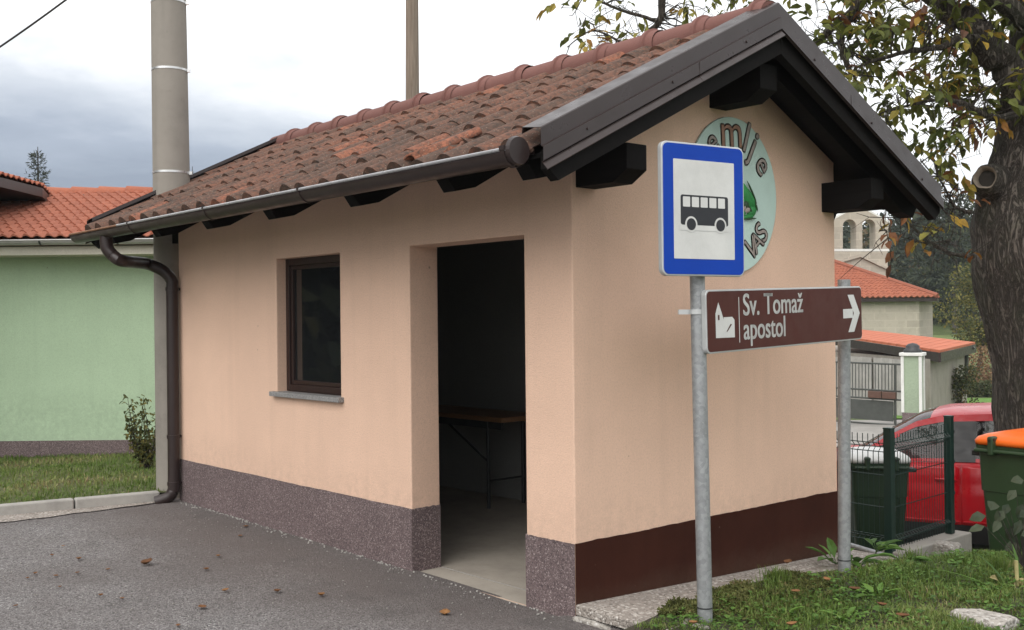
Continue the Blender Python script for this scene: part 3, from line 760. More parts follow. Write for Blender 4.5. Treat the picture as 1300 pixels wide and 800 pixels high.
mb = MB(); mb.poly([dg(ic0+.12*iw, .02*k_, h_+.001), dg(ic0+.2*iw, .02*k_, h_+.001), dg(ic0+.2*iw, .10*k_, h_+.001), dg(ic0+.12*iw, .10*k_, h_+.001)])
mb.build('church_window', 'sign_brown', ds); mb = MB(); mb.poly([dg(ic0+.55*iw, -.17*k_, h_+.001), dg(ic0+.6*iw, -.17*k_, h_+.001), dg(ic0+.85*iw, -.06*k_, h_+.001), dg(ic0+.78*iw, -.05*k_, h_+.001)])
mb.build('scratch_mark', 'sign_brown', ds)
mb = MB(); u = us[938]; mb.poly([dg(u-.003, -.36*k_, h_), dg(u+.003, -.36*k_, h_), dg(u+.003, .37*k_, h_), dg(u-.003, .37*k_, h_)]); mb.build('divider', 'sign_white', ds)
def sign_text(word, ua, ub, v, size):
    mb = MB(); vs, fs = text_mesh(word, size); x0_ = min(q[0] for q in vs); x1_ = max(q[0] for q in vs); k = (ub-ua)/(x1_-x0_)
    for dx in (-.0022, .0022, 0):
        for dy in ((-.0012, .0012) if dx else (0,)):
            ids = [mb.vert(dg(ua + (q[0]-x0_)*k + dx, v + q[1] + dy, h_ + .0004*abs(dx)*1000*.3 + (.0003 if dy > 0 else 0))) for q in vs]
            for f in fs: mb.face([ids[i] for i in f])
    mb.build('lettering', 'sign_white', ds)
sign_text('Sv. Toma\u017e', us[943]+.004, us[1019], .075*k_, .50*k_)
sign_text('apostol', us[943]+.004, us[996], -.315*k_, .50*k_)
mb = MB(); a0, a1 = us[1070], us[1091]; aw = a1-a0
mb.poly([dg(a0, -.085*k_, h_), dg(a1-.42*aw, -.085*k_, h_), dg(a1-.42*aw, .085*k_, h_), dg(a0, .085*k_, h_)])
for s in (1, -1):
    pts = [dg(a1, 0, h_+.0004), dg(a1-.36*aw, s*.345*k_, h_+.0004), dg(a1-.72*aw, s*.345*k_, h_+.0004), dg(a1-.36*aw, 0, h_+.0004)]; mb.poly(pts if s < 0 else pts[::-1])
mb.build('arrow', 'sign_white', ds)
mb = MB(); cl = P(884, 396, D_1)
mb.tube([cl - V((0,0,.012)), cl + V((0,0,.012))], .043, 18); mb.box((-.09, -.012, -.012), (-.04, .012, .012), M=Matrix.Translation(cl) @ Matrix.Rotation(YAW, 4, 'Z')); mb.build('clamp', 'sign_edge', ds)
# ------------------------------------------------------------------ ground
def polar_ground():
    mb = MB(); rad = [0.0]
    rs = [1, 2, 3, 4, 5]; r = 5
    while r < 12: r += .35; rs.append(r)
    while r < 60: r *= 1.06; rs.append(r)
    while r < 400: r *= 1.10; rs.append(min(r, 420))
    na = 180; rows = []
    c = mb.vert((CAM.x, CAM.y, gz(CAM.x, CAM.y)-.03))
    for r in rs:
        row = []
        for k in range(na):
            t = 2*pi*k/na; x, y = CAM.x + r*cos(t), CAM.y + r*sin(t); z = gz(x, y)-.03
            D, X = DX((x, y))
            if 7 < D < 24 and X < -1: z -= .25
            if D < 0 and r > 45: z += .07*(r-45) if r < 160 else .07*115
            if D > 80: z += (r*.01)*mnoise.noise(V((x*.02, y*.02, 2)))
            row.append(mb.vert((x, y, z)))
        rows.append(row)
    for k in range(na): mb.face((c, rows[0][k], rows[0][(k+1) % na]))
    for a, b in zip(rows, rows[1:]):
        for k in range(na): mb.face((a[k], b[k], b[(k+1) % na], a[(k+1) % na]))
    return struct(mb.build('ground', 'ground_soil', None, smooth='all'))
polar_ground()
def sheet(name, x0, x1, y0, y1, mat, st=.35, dz=.0, clip=None, wob=0, kind='structure'):
    mb = MB(); nx = max(1, int((x1-x0)/st)); ny = max(1, int((y1-y0)/st)); g = {}
    for i in range(nx+1):
        for j in range(ny+1):
            x = x0+(x1-x0)*i/nx; y = y0+(y1-y0)*j/ny
            if clip: x, y = clip(x, y)
            g[i, j] = mb.vert((x, y, gz(x, y)+dz+wob*mnoise.noise(V((x*2, y*2, 0)))))
    for i in range(nx):
        for j in range(ny): mb.face((g[i, j], g[i+1, j], g[i+1, j+1], g[i, j+1]))
    return struct(mb.build(name, mat, None, smooth='all'), kind)
KA = on(-60, 661, 2, .06); KB = on(205, 637, 2, .055)          # foot of the kerb
kd = (KB-KA); kd.z = 0; kd.normalize(); kn = V((-kd.y, kd.x, 0))
if kn.dot(FH) < 0: kn = -kn
def kx(y): return KA.x + (KB.x-KA.x)*(y-KA.y)/(KB.y-KA.y)
# asphalt: right of the kerb line, up to the shelter wall
def clipA(x, y):
    if y > -1e-6: y = .004
    return x, y
mb = MB(); ys = [-16+.4*i for i in range(40)] + [-.25, -.12, -.05, .03]; cols = 60
g = []
for y in ys:
    xl = kx(y) - .02 if y > -8 else kx(-8) - .02 - (-8-y)*1.5
    if y > -.3: xl = min(xl, -5.05)
    row = []
    for i in range(cols+1):
        s = i/cols; xr = 30 if y < -.8 else (.6 if y > -.45 else 30 - (29.4)*(y+.8)/.35)
        x = xl + (xr-xl)*s**1.6
        row.append(mb.vert((x, y, gz(x, y)+.006*mnoise.noise(V((x*1.3, y*1.3, 0))) + .006*sstep(-.25, 0, y))))
    g.append(row)
for a, b in zip(g, g[1:]):
    for i in range(cols): mb.face((a[i], a[i+1], b[i+1], b[i]))
struct(mb.build('asphalt_road', 'asphalt', None, smooth='all'))
# pale concrete strip along the kerb
mb = MB(); rows = [[], []]
for k in range(25):
    p = KA.lerp(KB, k/24); w_ = .34*(1-k/24)**.8 + .03 + .05*mnoise.noise(V((k*.35, 0, 0)))
    for r_, q_ in ((0, p + kn*.03), (1, p - kn*w_)): rows[r_].append(V((q_.x, q_.y, gz(q_.x, q_.y)+.008)))
mb.strip(rows); struct(mb.build('gravel_strip', 'washed_concrete'))
# kerb stones
mb = MB(); Lk = (KB-KA).length; s = -4; 
while s < Lk-.02:
    e = min(s+.98, Lk); a = KA + kd*s; b = KA + kd*(e-.012)
    za, zb_ = gz(a.x, a.y)-.1, gz(b.x, b.y)-.1
    pts = [a, b, b + kn*.10, a + kn*.10]; ztop = gz((a+b).x/2, (a+b).y/2) + .088
    mb.prism([V((p.x, p.y, -.12)) for p in pts], V((0, 0, ztop+.12))); s += .98
struct(mb.build('kerb', 'kerb_concrete', None, bevel=.012))
# left lawn
def lawn_pt(u, v): 
    p = KA - kd*3 + kd*u + kn*(.10+v); return p
mb = MB(); g = []
for j in range(18):
    row = []
    for i in range(26):
        p = lawn_pt(i*.3, j*.3); z = gz(p.x, p.y) + .068 - .040*j*.3 + .02*mnoise.noise(V((p.x*1.5, p.y*1.5, 0))); row.append(mb.vert((p.x, p.y, z)))
    g.append(row)
for a, b in zip(g, g[1:]):
    for i in range(25): mb.face((a[i], a[i+1], b[i+1], b[i]))
def lawn_z(x, y): 
    v = (V((x, y, 0))-KA).dot(kn)-.10; return gz(x, y)+.068-.040*v+.02*mnoise.noise(V((x*1.5, y*1.5, 0)))
struct(mb.build('lawn', 'lawn_soil', None, smooth='all'))
def seen(p, m=30):
    d = V(p)-CAM; z = d.dot(CF)
    if z < .3: return False
    x = 650+FPX*d.dot(CR)/z; y = 400-FPX*d.dot(CU)/z
    return -m < x < 1300+m and -m < y < 800+m
def blade(mb, p, h, w, lean, mi=0):
    a = rnd(0, 2*pi); d = V((cos(a), sin(a), 0)); sd = V((-d.y, d.x, 0))*w*.5; p = V(p)
    m_ = p + V((0,0,h*.6)) + d*(lean*.35); e = p + V((0,0,h*(1-.3*min(1, lean/h)))) + d*lean
    i = [mb.vert(p-sd), mb.vert(p+sd), mb.vert(m_+sd*.8), mb.vert(m_-sd*.8), mb.vert(e)]
    mb.face((i[0], i[1], i[2], i[3]), mi); mb.face((i[3], i[2], i[4]), mi)
def tint_patch(x, y, base=.4, spread=.4, f=1.2): return min(1, max(.01, base + spread*mnoise.noise(V((x*f, y*f, 5))) + rnd(-.22, .22) + (.4 if random.random() > .93 else 0)))
mb = MB(); k = 0
while k < 30000:
    p = lawn_pt(rnd(1.2, 7.2), rnd(0, 5.0)); k += 1
    if not seen((p.x, p.y, .1)): continue
    if p.x > -L-.25 and p.y > -.1: continue
    mb.ct = tint_patch(p.x, p.y, .50, .42); h = rnd(.02, .065)*(1 + .5*mnoise.noise(V((p.x*2, p.y*2, 9))))
    blade(mb, (p.x, p.y, lawn_z(p.x, p.y)-.005), h, rnd(.006, .011), rnd(.01, .05))
for k in range(900):
    p = lawn_pt(rnd(1.5, 6.6), rnd(0, 4.2)); mb.ct = rnd(.1, .9); z = lawn_z(p.x, p.y)
    if p.x > -L-.25 and p.y > -.1: continue
    a = rnd(0, 6.3); mb.leaf((p.x, p.y, z), (cos(a), sin(a), rnd(.1, .8)), (0,0,1), rnd(.03, .07), rnd(.015, .03))
struct(mb.build('lawn_grass', 'grass_blade'), 'stuff')
EDGE = [(-.9,.62),(-.05,.53),(.1,.46),(.5,.37),(1.0,.30),(1.4,.28),(1.8,.36),(2.2,.44),(2.7,.42),(3.2,.2),(5,-.2)]
def edge_x(y):
    for (a, xa), (b, xb) in zip(EDGE, EDGE[1:]):
        if y <= b: return xa + (xb-xa)*max(0, (y-a))/(b-a) + .035*mnoise.noise(V((y*4.3, 0, 0)))
    return EDGE[-1][1]
def slabz(y): return .108 - .040*y
# pebble slab along the gable, with the block below its road end
mb = MB(); wS = on(822, 800, 2, .10).x
pts0 = [(.006, -.012), (wS+.10, -.022), (.55, .5), (.50, 1.0), (.50, 1.6), (.55, 2.6), (-.1, 2.62), (-.4, 2.62), (-.4, 2.50), (.006, 2.46)]
top = [mb.vert((x, y, slabz(y))) for x, y in pts0]; bot = [mb.vert((x, y, slabz(y)-.052)) for x, y in pts0]
mb.face(top); n = len(top)
for i in range(n): mb.face((bot[i], bot[(i+1) % n], top[(i+1) % n], top[i]))
struct(mb.build('path', 'washed_concrete', None, merge=True, bevel=.01))
mb = MB()                 # mortar crumbs and grit along the seam of wall and asphalt
for k in range(280):
    x = rnd(-L, -.02)
    if -D2+.02 < x < -D1-.02 and random.random() < .6: continue
    y = -.008 - abs(random.gauss(0, .018 if mnoise.noise(V((x*2.5, 0, 3))) > 0 else .05)); s = rnd(.002, .0065); mb.box((-s, -s*.8, -s*.6), (s, s*.8, s*.6), M=Matrix.Translation((x, y, gz(x, y)+.008)) @ Matrix.Rotation(rnd(0, 6), 4, rvec()))
struct(mb.build('grit', 'kerb_concrete'), 'stuff')
mb = MB()
for k in range(1500):
    x, y = rnd(-6.5, 1.2), -rnd(.1, 3.4); s = rnd(.0015, .0045); mb.box((-s, -s*.8, -s*.6), (s, s*.8, s*.6), M=Matrix.Translation((x, y, gz(x, y)+.004)) @ Matrix.Rotation(rnd(0, 6), 4, rvec()))
struct(mb.build('loose_grit', 'yard_gravel'), 'stuff')
def rock(name, c, s, mat, label, seed, cat='rock', flat=1):
    bm = bmesh.new(); bmesh.ops.create_icosphere(bm, subdivisions=4, radius=1)
    for v in bm.verts:
        d = v.co.copy(); k = 1 + .33*mnoise.noise(d*1.1 + V((seed, 0, 0))) + .14*mnoise.noise(d*3.1 + V((0, seed, 0))) + .05*mnoise.noise(d*9 + V((0, seed, 0)))
        v.co = V((max(-.82, min(.82, d.x*k*1.1))*s[0], max(-.82, min(.82, d.y*k*1.1))*s[1], max(-.7, min(.72, d.z*k))*s[2]))
    me = bpy.data.meshes.new(name); bm.to_mesh(me); bm.free(); me.materials.append(MATS[mat])
    me.polygons.foreach_set('use_smooth', [True]*len(me.polygons))
    o = bpy.data.objects.new(name, me); col.objects.link(o); o.location = c; return tag(o, label, cat)
rock('stone_block', (.15, .045, .012), (.20, .09, .055), 'white_rock', 'rough grey stone wedged beneath the corner of the pebbled path', 3, 'stone')
p = on(1245, 797, 2, .0); rock('rock', p + V((0,0,.012)), (.19, .12, .085), 'white_rock', 'white speckled rock at the lower right, in front of the leafy plants', 8)
p = on(1202, 688, 2, -.30); rock('rock', p + V((0,0,-.10)), (.13, .11, .13), 'white_rock', 'rounded pale rock lying against the concrete footing of the fence', 15)
p = on(970, 772, 2, .06); rock('pebble', p, (.03, .022, .02), 'white_rock', 'small white pebble in the moss right of the near post', 21, 'pebble')
p = on(888, 796, 2, .09); rock('pebble', p + V((.01,-.01,0)), (.05, .03, .016), 'white_rock', 'flat white pebble touching the foot of the near post', 25, 'pebble')
# right-hand soil and grass
def rz_(x, y):
    g_ = gz(x, y)+.012
    if y < 2.7:
        t_ = sstep(.0, .7, x-edge_x(y)); g_ = (slabz(y)+.004)*(1-t_) + g_*t_
    else: t_ = 1
    return g_ + .03*t_*mnoise.noise(V((x*2.2, y*2.2, 4))) - .09*sstep(-.1, -.8, y)
mb = MB(); g = []; 
for j in range(34):
    row = []; y = -.9 + j*.17
    for i in range(24):
        x = edge_x(y) - .04 + i*.12 if y < 2.75 else -.75 + i*.17
        z = rz_(x, y)
        row.append(mb.vert((x, y, z)))
    g.append(row)
for a, b in zip(g, g[1:]):
    for i in range(23): mb.face((a[i], a[i+1], b[i+1], b[i]))
struct(mb.build('grass_verge', 'dark_soil', None, smooth='all'))
mb = MB(); k = 0
while k < 95000:
    k += 1; y = rnd(-.75, 4.6); x = rnd(.25, 2.7) if y < 2.4 else rnd(-.2, 2.7)
    if y < 2.5 and x < edge_x(y): continue
    if y > 2.5 and x < edge_x(y): continue
    if not seen((x, y, 0)): continue
    dens = .5 + .9*mnoise.noise(V((x*1.7, y*1.7, 8))) + .25*(y > .5)
    if random.random() > dens + .25: continue
    mb.ct = tint_patch(x, y, .38, .5, 2.0)
    blade(mb, (x, y, rz_(x, y)-.006), rnd(.015, .06)*(1.2 if dens > .7 else .7), rnd(.004, .008), rnd(.01, .05))
for cx, cy, n_, h_ in ((.36, 1.25, 170, .13), (.42, 1.1, 60, .10), (.44, .62, 40, .09), (1.0, 2.6, 120, .14), (.45, 2.6, 60, .10)):
    for k in range(n_):
        a = rnd(0, 6.3); r_ = rnd(0, .09); x, y = cx + r_*cos(a), cy + r_*sin(a); mb.ct = rnd(.05, .5)
        blade(mb, (x, y, rz_(x, y)), rnd(.5, 1)*h_, .005, rnd(.02, .08))
struct(mb.build('verge_grass', 'grass_blade'), 'stuff')
mb = MB()
for k in range(12500):     # low clover and creeping weeds
    y = rnd(-.6, 4.2); x = rnd(.3, 2.6)
    if x < edge_x(y)+.05 or not seen((x, y, 0)): continue
    q_ = mnoise.noise(V((x*2.4, y*2.4, 12)))
    if q_ < rnd(-.45, .35): continue
    a = rnd(0, 6.3); mb.ct = min(1, max(.01, .45 + q_*.6 + rnd(-.3, .3))); z = rz_(x, y)+rnd(.004, .04); s = rnd(.010, .030)
    mb.leaf((x, y, z), (cos(a), sin(a), rnd(-.1, .5)), (rnd(-.3,.3), rnd(-.3,.3), 1), s*1.4, s, .15)
struct(mb.build('clover', 'weed_leaf'), 'stuff')
mb = MB(); k = 0
while k < 9000:          # moss cushion round the first post and along the slab edge
    k += 1; y = rnd(-.75, 1.5); x = edge_x(y) + abs(random.gauss(0, .20)) - .03
    if not seen((x, y, 0), 10): continue
    if mnoise.noise(V((x*3, y*3, 2))) + .45 < rnd(0, .6): continue
    z = rz_(x, y) + rnd(0, .03) + .03*max(0, mnoise.noise(V((x*9, y*9, 2)))); mb.ct = min(1, max(.01, .45 + .5*mnoise.noise(V((x*8, y*8, 6))) + rnd(-.25, .25)))
    for q_ in range(2):
        d = rvec(); d.z = abs(d.z); mb.leaf((x, y, z), d, rvec(), rnd(.012, .026), rnd(.008, .014), .2)
struct(mb.build('moss', 'moss'), 'stuff')

# fallen leaves
def curled(c, s, name, label, group, tint):
    mb = MB(); a = rnd(0, 6.3); d = V((cos(a), sin(a), 0)); sd = V((-d.y, d.x, 0)); rows = []; mb.ct = tint; n = 6; cu = rnd(.2, .55)
    for i in range(n+1):
        t = i/n; w = s*.42*sin(pi*min(.97, max(.03, t)))**.75; z = s*cu*(t-.45)**2*2
        rows.append([V(c) + d*(s*(t-.5)) + sd*(w*q_) + V((0, 0, .004 + z + abs(q_)*w*cu*1.2)) for q_ in (-1, -.5, 0, .5, 1)])
    mb.strip(rows); o = mb.build(name, 'dry_leaf', None, smooth='all', solid=.001, loc=c); return tag(o, label, 'leaf', group)
for i, (px, py, s) in enumerate([(186,717,.075),(100,711,.045),(66,706,.03),(45,729,.03),(35,735,.028),(71,732,.032),(98,728,.035),(137,724,.03),(80,694,.025),(76,746,.025),(155,761,.028),(128,757,.035),(257,772,.055),(277,707,.04),(262,724,.045),(286,751,.045),(305,681,.04),(312,669,.05),(352,752,.055),(408,757,.05),(565,781,.06),(226,795,.03),(20,770,.028)]):
    p = on(px, py, 2, gz(*on(px, py, 2, .02)[:2])+.004)
    if i == 0: curled(p, .085, 'fallen_leaf', 'largest dark brown curled leaf on the asphalt at the left', None, .2)
    elif px == 565: curled(p, .07, 'fallen_leaf', 'orange brown leaf on the asphalt in front of the doorway', None, .95)
    else: curled(p, s, 'fallen_leaf', 'small curled brown leaf lying on the grey asphalt left of the doorway', 'fallen leaves on the asphalt', rnd(.15, .95))
for (px, py, s) in [(1085,750,.07),(1050,738,.05),(1010,752,.06),(1146,784,.07),(1005,795,.05),(1000,716,.06),(880,793,.05),(1120,770,.05)]:
    p = on(px, py, 2, .02); p.z = rz_(p.x, p.y)+.05; 
    p = P(px, py, DX(on(px, py, 2, p.z))[0]); curled(p, s, 'fallen_leaf', 'brown fallen leaf in the grass beside the pebbled path', 'fallen leaves in the grass verge', rnd(.2, .9))

# weeds with broad leaves
def weed(px, py, z, n, Lf, label, up=.9, w=.42, mat='weed_leaf', name='weed', cat='plant', tn=(.1, .9), rise=0):
    p = on(px, py, 2, z); p.z = rz_(p.x, p.y)
    t = thing(name, p, label, cat); mb = MB(); st_ = MB()
    for k in range(n):
        a = rnd(0, 6.3); h = rnd(.15, 1)*rise; d = V((cos(a), sin(a), rnd(.1, up))).normalized(); mb.ct = rnd(*tn); ll = Lf*rnd(.6, 1.1); b_ = p + V((cos(a)*.01, sin(a)*.01, h))
        st_.tube([p + V((0,0,h*.6)), b_ + d*ll*.25], .0025, 4); mb.leaf(b_ + d*ll*.2, d, (0,0,1), ll, ll*w, .2)
    if rise: st_.tube([p, p + V((.01, 0, rise))], .004, 5)
    mb.build('foliage', mat, t); st_.build('stem', 'weed_leaf', t); return t
weed(1062, 722, .0, 7, .20, 'tall weed with upright leaves beside the second post, at the path edge', 1.6, .34)
weed(1085, 728, -.02, 8, .17, 'broad leaved weed just right of the foot of the second post', .9, .5)
weed(1112, 716, -.06, 9, .14, 'leafy weed sprawling in front of the grey pipe', .6, .45, rise=.06)
weed(1115, 765, .0, 9, .13, 'bright green dock leaves in the middle of the right grass', 1.2, .4, tn=(.6, 1))
weed(995, 792, .03, 7, .10, 'pale green broad leaf weed at the bottom edge of the grass', 1.0, .42, tn=(.5, 1))
weed(1072, 792, .02, 8, .11, 'bright dandelion like rosette at the bottom edge, below the second post', .7, .36, tn=(.6, 1))
weed(1150, 735, -.1, 12, .15, 'spreading leafy weed between the pipe and the pale rock', .5, .4, tn=(.2, .7))
# long leaved plant and grey leafed plant at the right edge
p = on(1292, 775, 2, -.12); t = thing('iris_plant', (p.x, p.y, rz_(p.x, p.y)), 'plant with long strap shaped dark leaves and cut yellow stalks at the right edge', 'plant'); mb = MB()
for px, py, dd in ((1180, 722, .05), (1196, 740, .02), (1215, 735, -.08), (1240, 765, -.15), (1262, 790, -.2), (1235, 700, .15), (1285, 690, .1), (1268, 720, .0), (1320, 700, 0), (1330, 740, .1), (1250, 748, -.1), (1205, 752, 0)):
    D0 = DX(p)[0]; e = P(px, py, D0+dd); a = V((p.x, p.y, p.z)) + V((rnd(-.05,.05), rnd(-.05,.05), 0)); m_ = (a+e)/2 + V((0,0,.10)); mb.ct = rnd(.1, .8); sd = (e-a).cross(V((0,0,1))).normalized()
    rows = []
    for k in range(7):
        s = k/6; q_ = (a*(1-s)**2 + m_*2*s*(1-s) + e*s*s); w = .017*(1-s)**.6 + .0005; rows.append([q_-sd*w, q_-V((0,0,w*.4)), q_+sd*w])
    mb.strip(rows)
mb.build('leaves', 'weed_leaf', t, smooth='all'); mb = MB(); mb.ct = .9
for px, py0, py1, w in ((1290, 745, 712, .012), (1282, 790, 752, .010), (1297, 770, 735, .014)):
    mb.tube([P(px+3, py0+30, DX(p)[0]), P(px, py1, DX(p)[0])], [w, w*.9], 8)
mb.ct = .3
for k in range(46):
    mb.leaf(P(rnd(1262, 1312), rnd(735, 798), DX(p)[0]+rnd(-.1, .1)), rvec(), rvec(), rnd(.05, .1), rnd(.03, .06), .2)
mb.build('cut_stalks', 'straw', t)
p = on(1300, 770, 2, -.12); t = thing('leafy_plant', (p.x, p.y, rz_(p.x, p.y)), 'grey green broad leafed plant hanging in front of the orange lidded bin', 'plant'); D0 = DX(p)[0]+.1; mb = MB(); st_ = MB()
for px, py in ((1262,637),(1252,655),(1270,660),(1280,640),(1290,622),(1298,640),(1250,668),(1285,668),(1296,660),(1275,648),(1305,650),(1292,690),(1310,680),(1300,610)):
    c = P(px, py, D0+rnd(-.06, .1)); mb.ct = rnd(0, 1); d = (-CR*rnd(.2, 1) + V((0,0,rnd(-.9, .2))) - CF*rnd(-.2, .5)).normalized()
    mb.leaf(c, d, -CF + V((0,0,.9)), rnd(.07, .105), rnd(.05, .075), .12)
    st_.tube([P(1304, 790, D0), P(1300, 720, D0), c], [.005, .004, .0015], 5)
mb.build('foliage', 'grey_leaf', t); st_.build('stem', 'twig_bark', t)

# ------------------------------------------------------------------ left: pole, house, spruce, shrub
def pole(base, top, r0, r1, mat, name, label, n=28):
    t = thing(name, base, label, 'pole'); mb = MB(); base = V(base)
    mb.tube([base - V((0,0,.3)), base, base.lerp(top, .5), top], [r0, r0, (r0+r1)/2, r1], n); o = mb.build('shaft', mat, t, smooth=True); return t, o
cb = on(224, 619, 2, .12); Dp = DX(cb)[0]; ct_ = P(208.5, -330, Dp)
cp, cpo = pole(cb, ct_, .172, .140, 'pole_concrete', 'utility_pole', 'thick round grey concrete utility pole behind the left corner of the shelter')
for py in (90, 220, 4):
    s = (619-py)/949; c = cb.lerp(ct_, s); r_ = .172 + (.140-.172)*s + .003
    mb = MB(); mb.tube([c - V((0,0,.009)), c + V((0,0,.009))], r_, 28); mb.box((-.02, -.012, -.014), (.02, .012, .014), M=Matrix.Translation(c + CR*(r_+.006)) @ Matrix.Rotation(YAW, 4, 'Z')); sub(mb, 'steel_strap', 'steel_strap', cpo, smooth=True)
wb_ = WP(16.5, (524-650)/FPX*16.5, .0); pole(wb_, P(522, -250, 16.5), .125, .085, 'pole_wood', 'wooden_pole', 'weathered wooden pole rising behind the ridge of the shelter', 16)
mb = MB(); a, b = P(-160, 158, 13), P(260, -138, 9.5); 
mb.tube([a.lerp(b, k/20) - V((0,0,.12*sin(pi*k/20))) for k in range(21)], .011, 6); tag(mb.build('overhead_cable', 'cable_black', None, smooth=True), 'black overhead cable crossing the top left of the sky', 'cable')

DH_ = 13.2
def HW(px, D, z): return WP(D, (px-650)/FPX*D, z)
hz0 = .12; eave_z = 1.6 + (406-299)/FPX*(DH_-.45); hx0, hx1 = -620, 330
gh = thing('green_house', HW(100, DH_, hz0), 'low green rendered house with orange tiled roof and brown base behind the left lawn', 'house')
wA, wBk = HW(hx0, DH_, 0), HW(hx1, DH_, 0); back = FH*7
mb = MB(); z0, z1 = -.2, eave_z+.12
mb.prism([V((p.x, p.y, z0)) for p in (wA, wBk, wBk+back, wA+back)], V((0,0,z1-z0))); mb.build('wall', 'green_render', gh)
mb = MB(); o1 = -FH*.02; bz = 1.6 + (406-556)/FPX*DH_
mb.prism([V((p.x, p.y, -.2)) for p in (wA+o1, wBk+o1, wBk+o1+FH*.018, wA+o1+FH*.018)], V((0,0,bz+.2))); mb.build('plinth', 'pebble_plaster', gh)
Dr = DH_+2.6; rz1 = 1.6 + (406.5-243)/FPX*Dr; De = DH_-.5
e0, e1 = HW(hx0*DH_/De, De, eave_z), HW(hx1*1.02, De, eave_z); rr0, rr1 = e0 + FH*(Dr-De), e1 + FH*(Dr-De); rr0.z = rr1.z = rz1
wid = (e1-e0).length
mb = MB(); tile_patch(mb, e0, e1, rr0, rr1, int(wid/.135), 14, .034, .018, .012, k=7, jit=.25, tintfn=lambda i, j: min(1, max(0, .6 + rnd(-.25, .25))))
gr_ = mb.build('roof', 'new_tile', gh, smooth=True)
mb = MB(); mb.prism([e0 - V((0,0,.03)), e1 - V((0,0,.03)), rr1 - V((0,0,.03)), rr0 - V((0,0,.03))], V((0,0,-.06))); bk0, bk1 = rr0 + FH*(Dr-De), rr1 + FH*(Dr-De); bk0.z = bk1.z = eave_z
mb.prism([rr0 - V((0,0,.031)), rr1 - V((0,0,.031)), bk1, bk0], V((0,0,-.06))); sub(mb, 'roof_boards', 'new_tile', gr_)
mb = MB(); nn = int(wid/.40); ax = (e1-e0).normalized()
for i in range(nn):
    mb.ct = rnd(.3, .9); a = rr0 + ax*(i*.40)
    mb.strip([[a + ax*s - FH*(cos(t)*q_*1.1) + V((0,0, sin(t)*q_ - .02 + lf)) for t in [pi*k/8 for k in range(9)]] for s, q_, lf in ((0, .11, .012), (.42, .095, 0))])
sub(mb, 'ridge_tiles', 'new_tile', gr_, smooth=True)
vp = P(104, 252, Dr-.45); mb = MB()
mb.poly([vp+V((0,0,-.06))-CR*.09, vp+V((0,0,-.06))+CR*.09, vp + V((0,0,.07))+FH*.05]); mb.poly([vp+V((0,0,-.06))-CR*.09, vp + V((0,0,.07))+FH*.05, vp+FH*.3-CR*.02]); mb.poly([vp+V((0,0,-.06))+CR*.09, vp+FH*.3, vp + V((0,0,.07))+FH*.05])
sub(mb, 'roof_vent', 'black_plastic', gr_)
mb = MB(); ga, gb = e0 - FH*.06 + V((0,0,-.035)), e1 - FH*.06 + V((0,0,-.035))
mb.strip([[p - FH*(cos(t)*.06) - V((0,0,sin(t)*.055)) for t in [pi*k/8 for k in range(9)]] for p in (ga, gb)]); mb.tube([ga - FH*.06, gb - FH*.06], .010, 6)
go = mb.build('gutter', 'zinc_white', gh, smooth=True)
mb = MB(); mb.prism([p for p in (e0 + FH*.02 - V((0,0,.10)), e1 + FH*.02 - V((0,0,.10)), e1 + FH*.02 - V((0,0,.20)), e0 + FH*.02 - V((0,0,.20)))], FH*.44); mb.build('eave_board', 'cream_render', gh)
for px in (52, -40, 150): 
    mb = MB(); c = HW(px, De-.06, eave_z-.03); mb.strip([[c + RH*dx - FH*(cos(t)*.066) - V((0,0,sin(t)*.061)) for t in [pi*k/8 for k in range(9)]] for dx in (0, .025)]); sub(mb, 'gutter_bracket', 'dark_steel', go)
# taller neighbouring block, only its roof corner is in view
C1 = P(54, 237, 14.6); n1 = P(-140, 178, 11.2); f1 = P(92, 233, 19.5); f1.z = C1.z; n1.z = C1.z
n1 = C1 + (n1-C1)*1.2; dn_ = (C1-n1).normalized(); dl_ = (f1-C1).normalized()
hb = thing('neighbour_house', (n1.x, n1.y, 0), 'cream walled house with an orange hipped roof at the left edge, above the green house', 'house')
inn = -RH*1.0; deep = -RH*4.6
top1 = C1 - RH*4.6 + FH*1.2 + V((0,0,1.05)); top0 = n1 - RH*4.6 - FH*.5 + V((0,0,1.05))
mb = MB(); tile_patch(mb, n1, C1, top0, top1, int((C1-n1).length/.14), 20, .034, .018, .012, k=7, jit=.25, tintfn=lambda i, j: min(1, max(0, .55 + rnd(-.25, .25))))
tile_patch(mb, C1, f1, top1, top1 + FH*3, int((f1-C1).length/.14), 20, .034, .018, .012, k=7, jit=.25, tintfn=lambda i, j: min(1, max(0, .55 + rnd(-.25, .25))))
ro = mb.build('roof', 'new_tile', hb, smooth=True)
mb = MB(); mb.prism([n1 - V((0,0,.02)), C1 - V((0,0,.02)), f1 - V((0,0,.02)), f1 + deep - V((0,0,.02)), n1 + deep - V((0,0,.02))], V((0,0,-.12))); sub(mb, 'soffit', 'frame_wood', ro)
mb = MB(); q0, q1 = n1 - RH*.95 + FH*1.3, C1 - RH*.55 - FH*.3; q2, q3 = f1 - RH*.75, f1 + deep
mb.prism([V((p.x, p.y, -.2)) for p in (q0, q1, q2, q3, n1+deep+FH*1.3)], V((0,0,C1.z-.15+.2))); mb.build('wall', 'cream_render', hb)

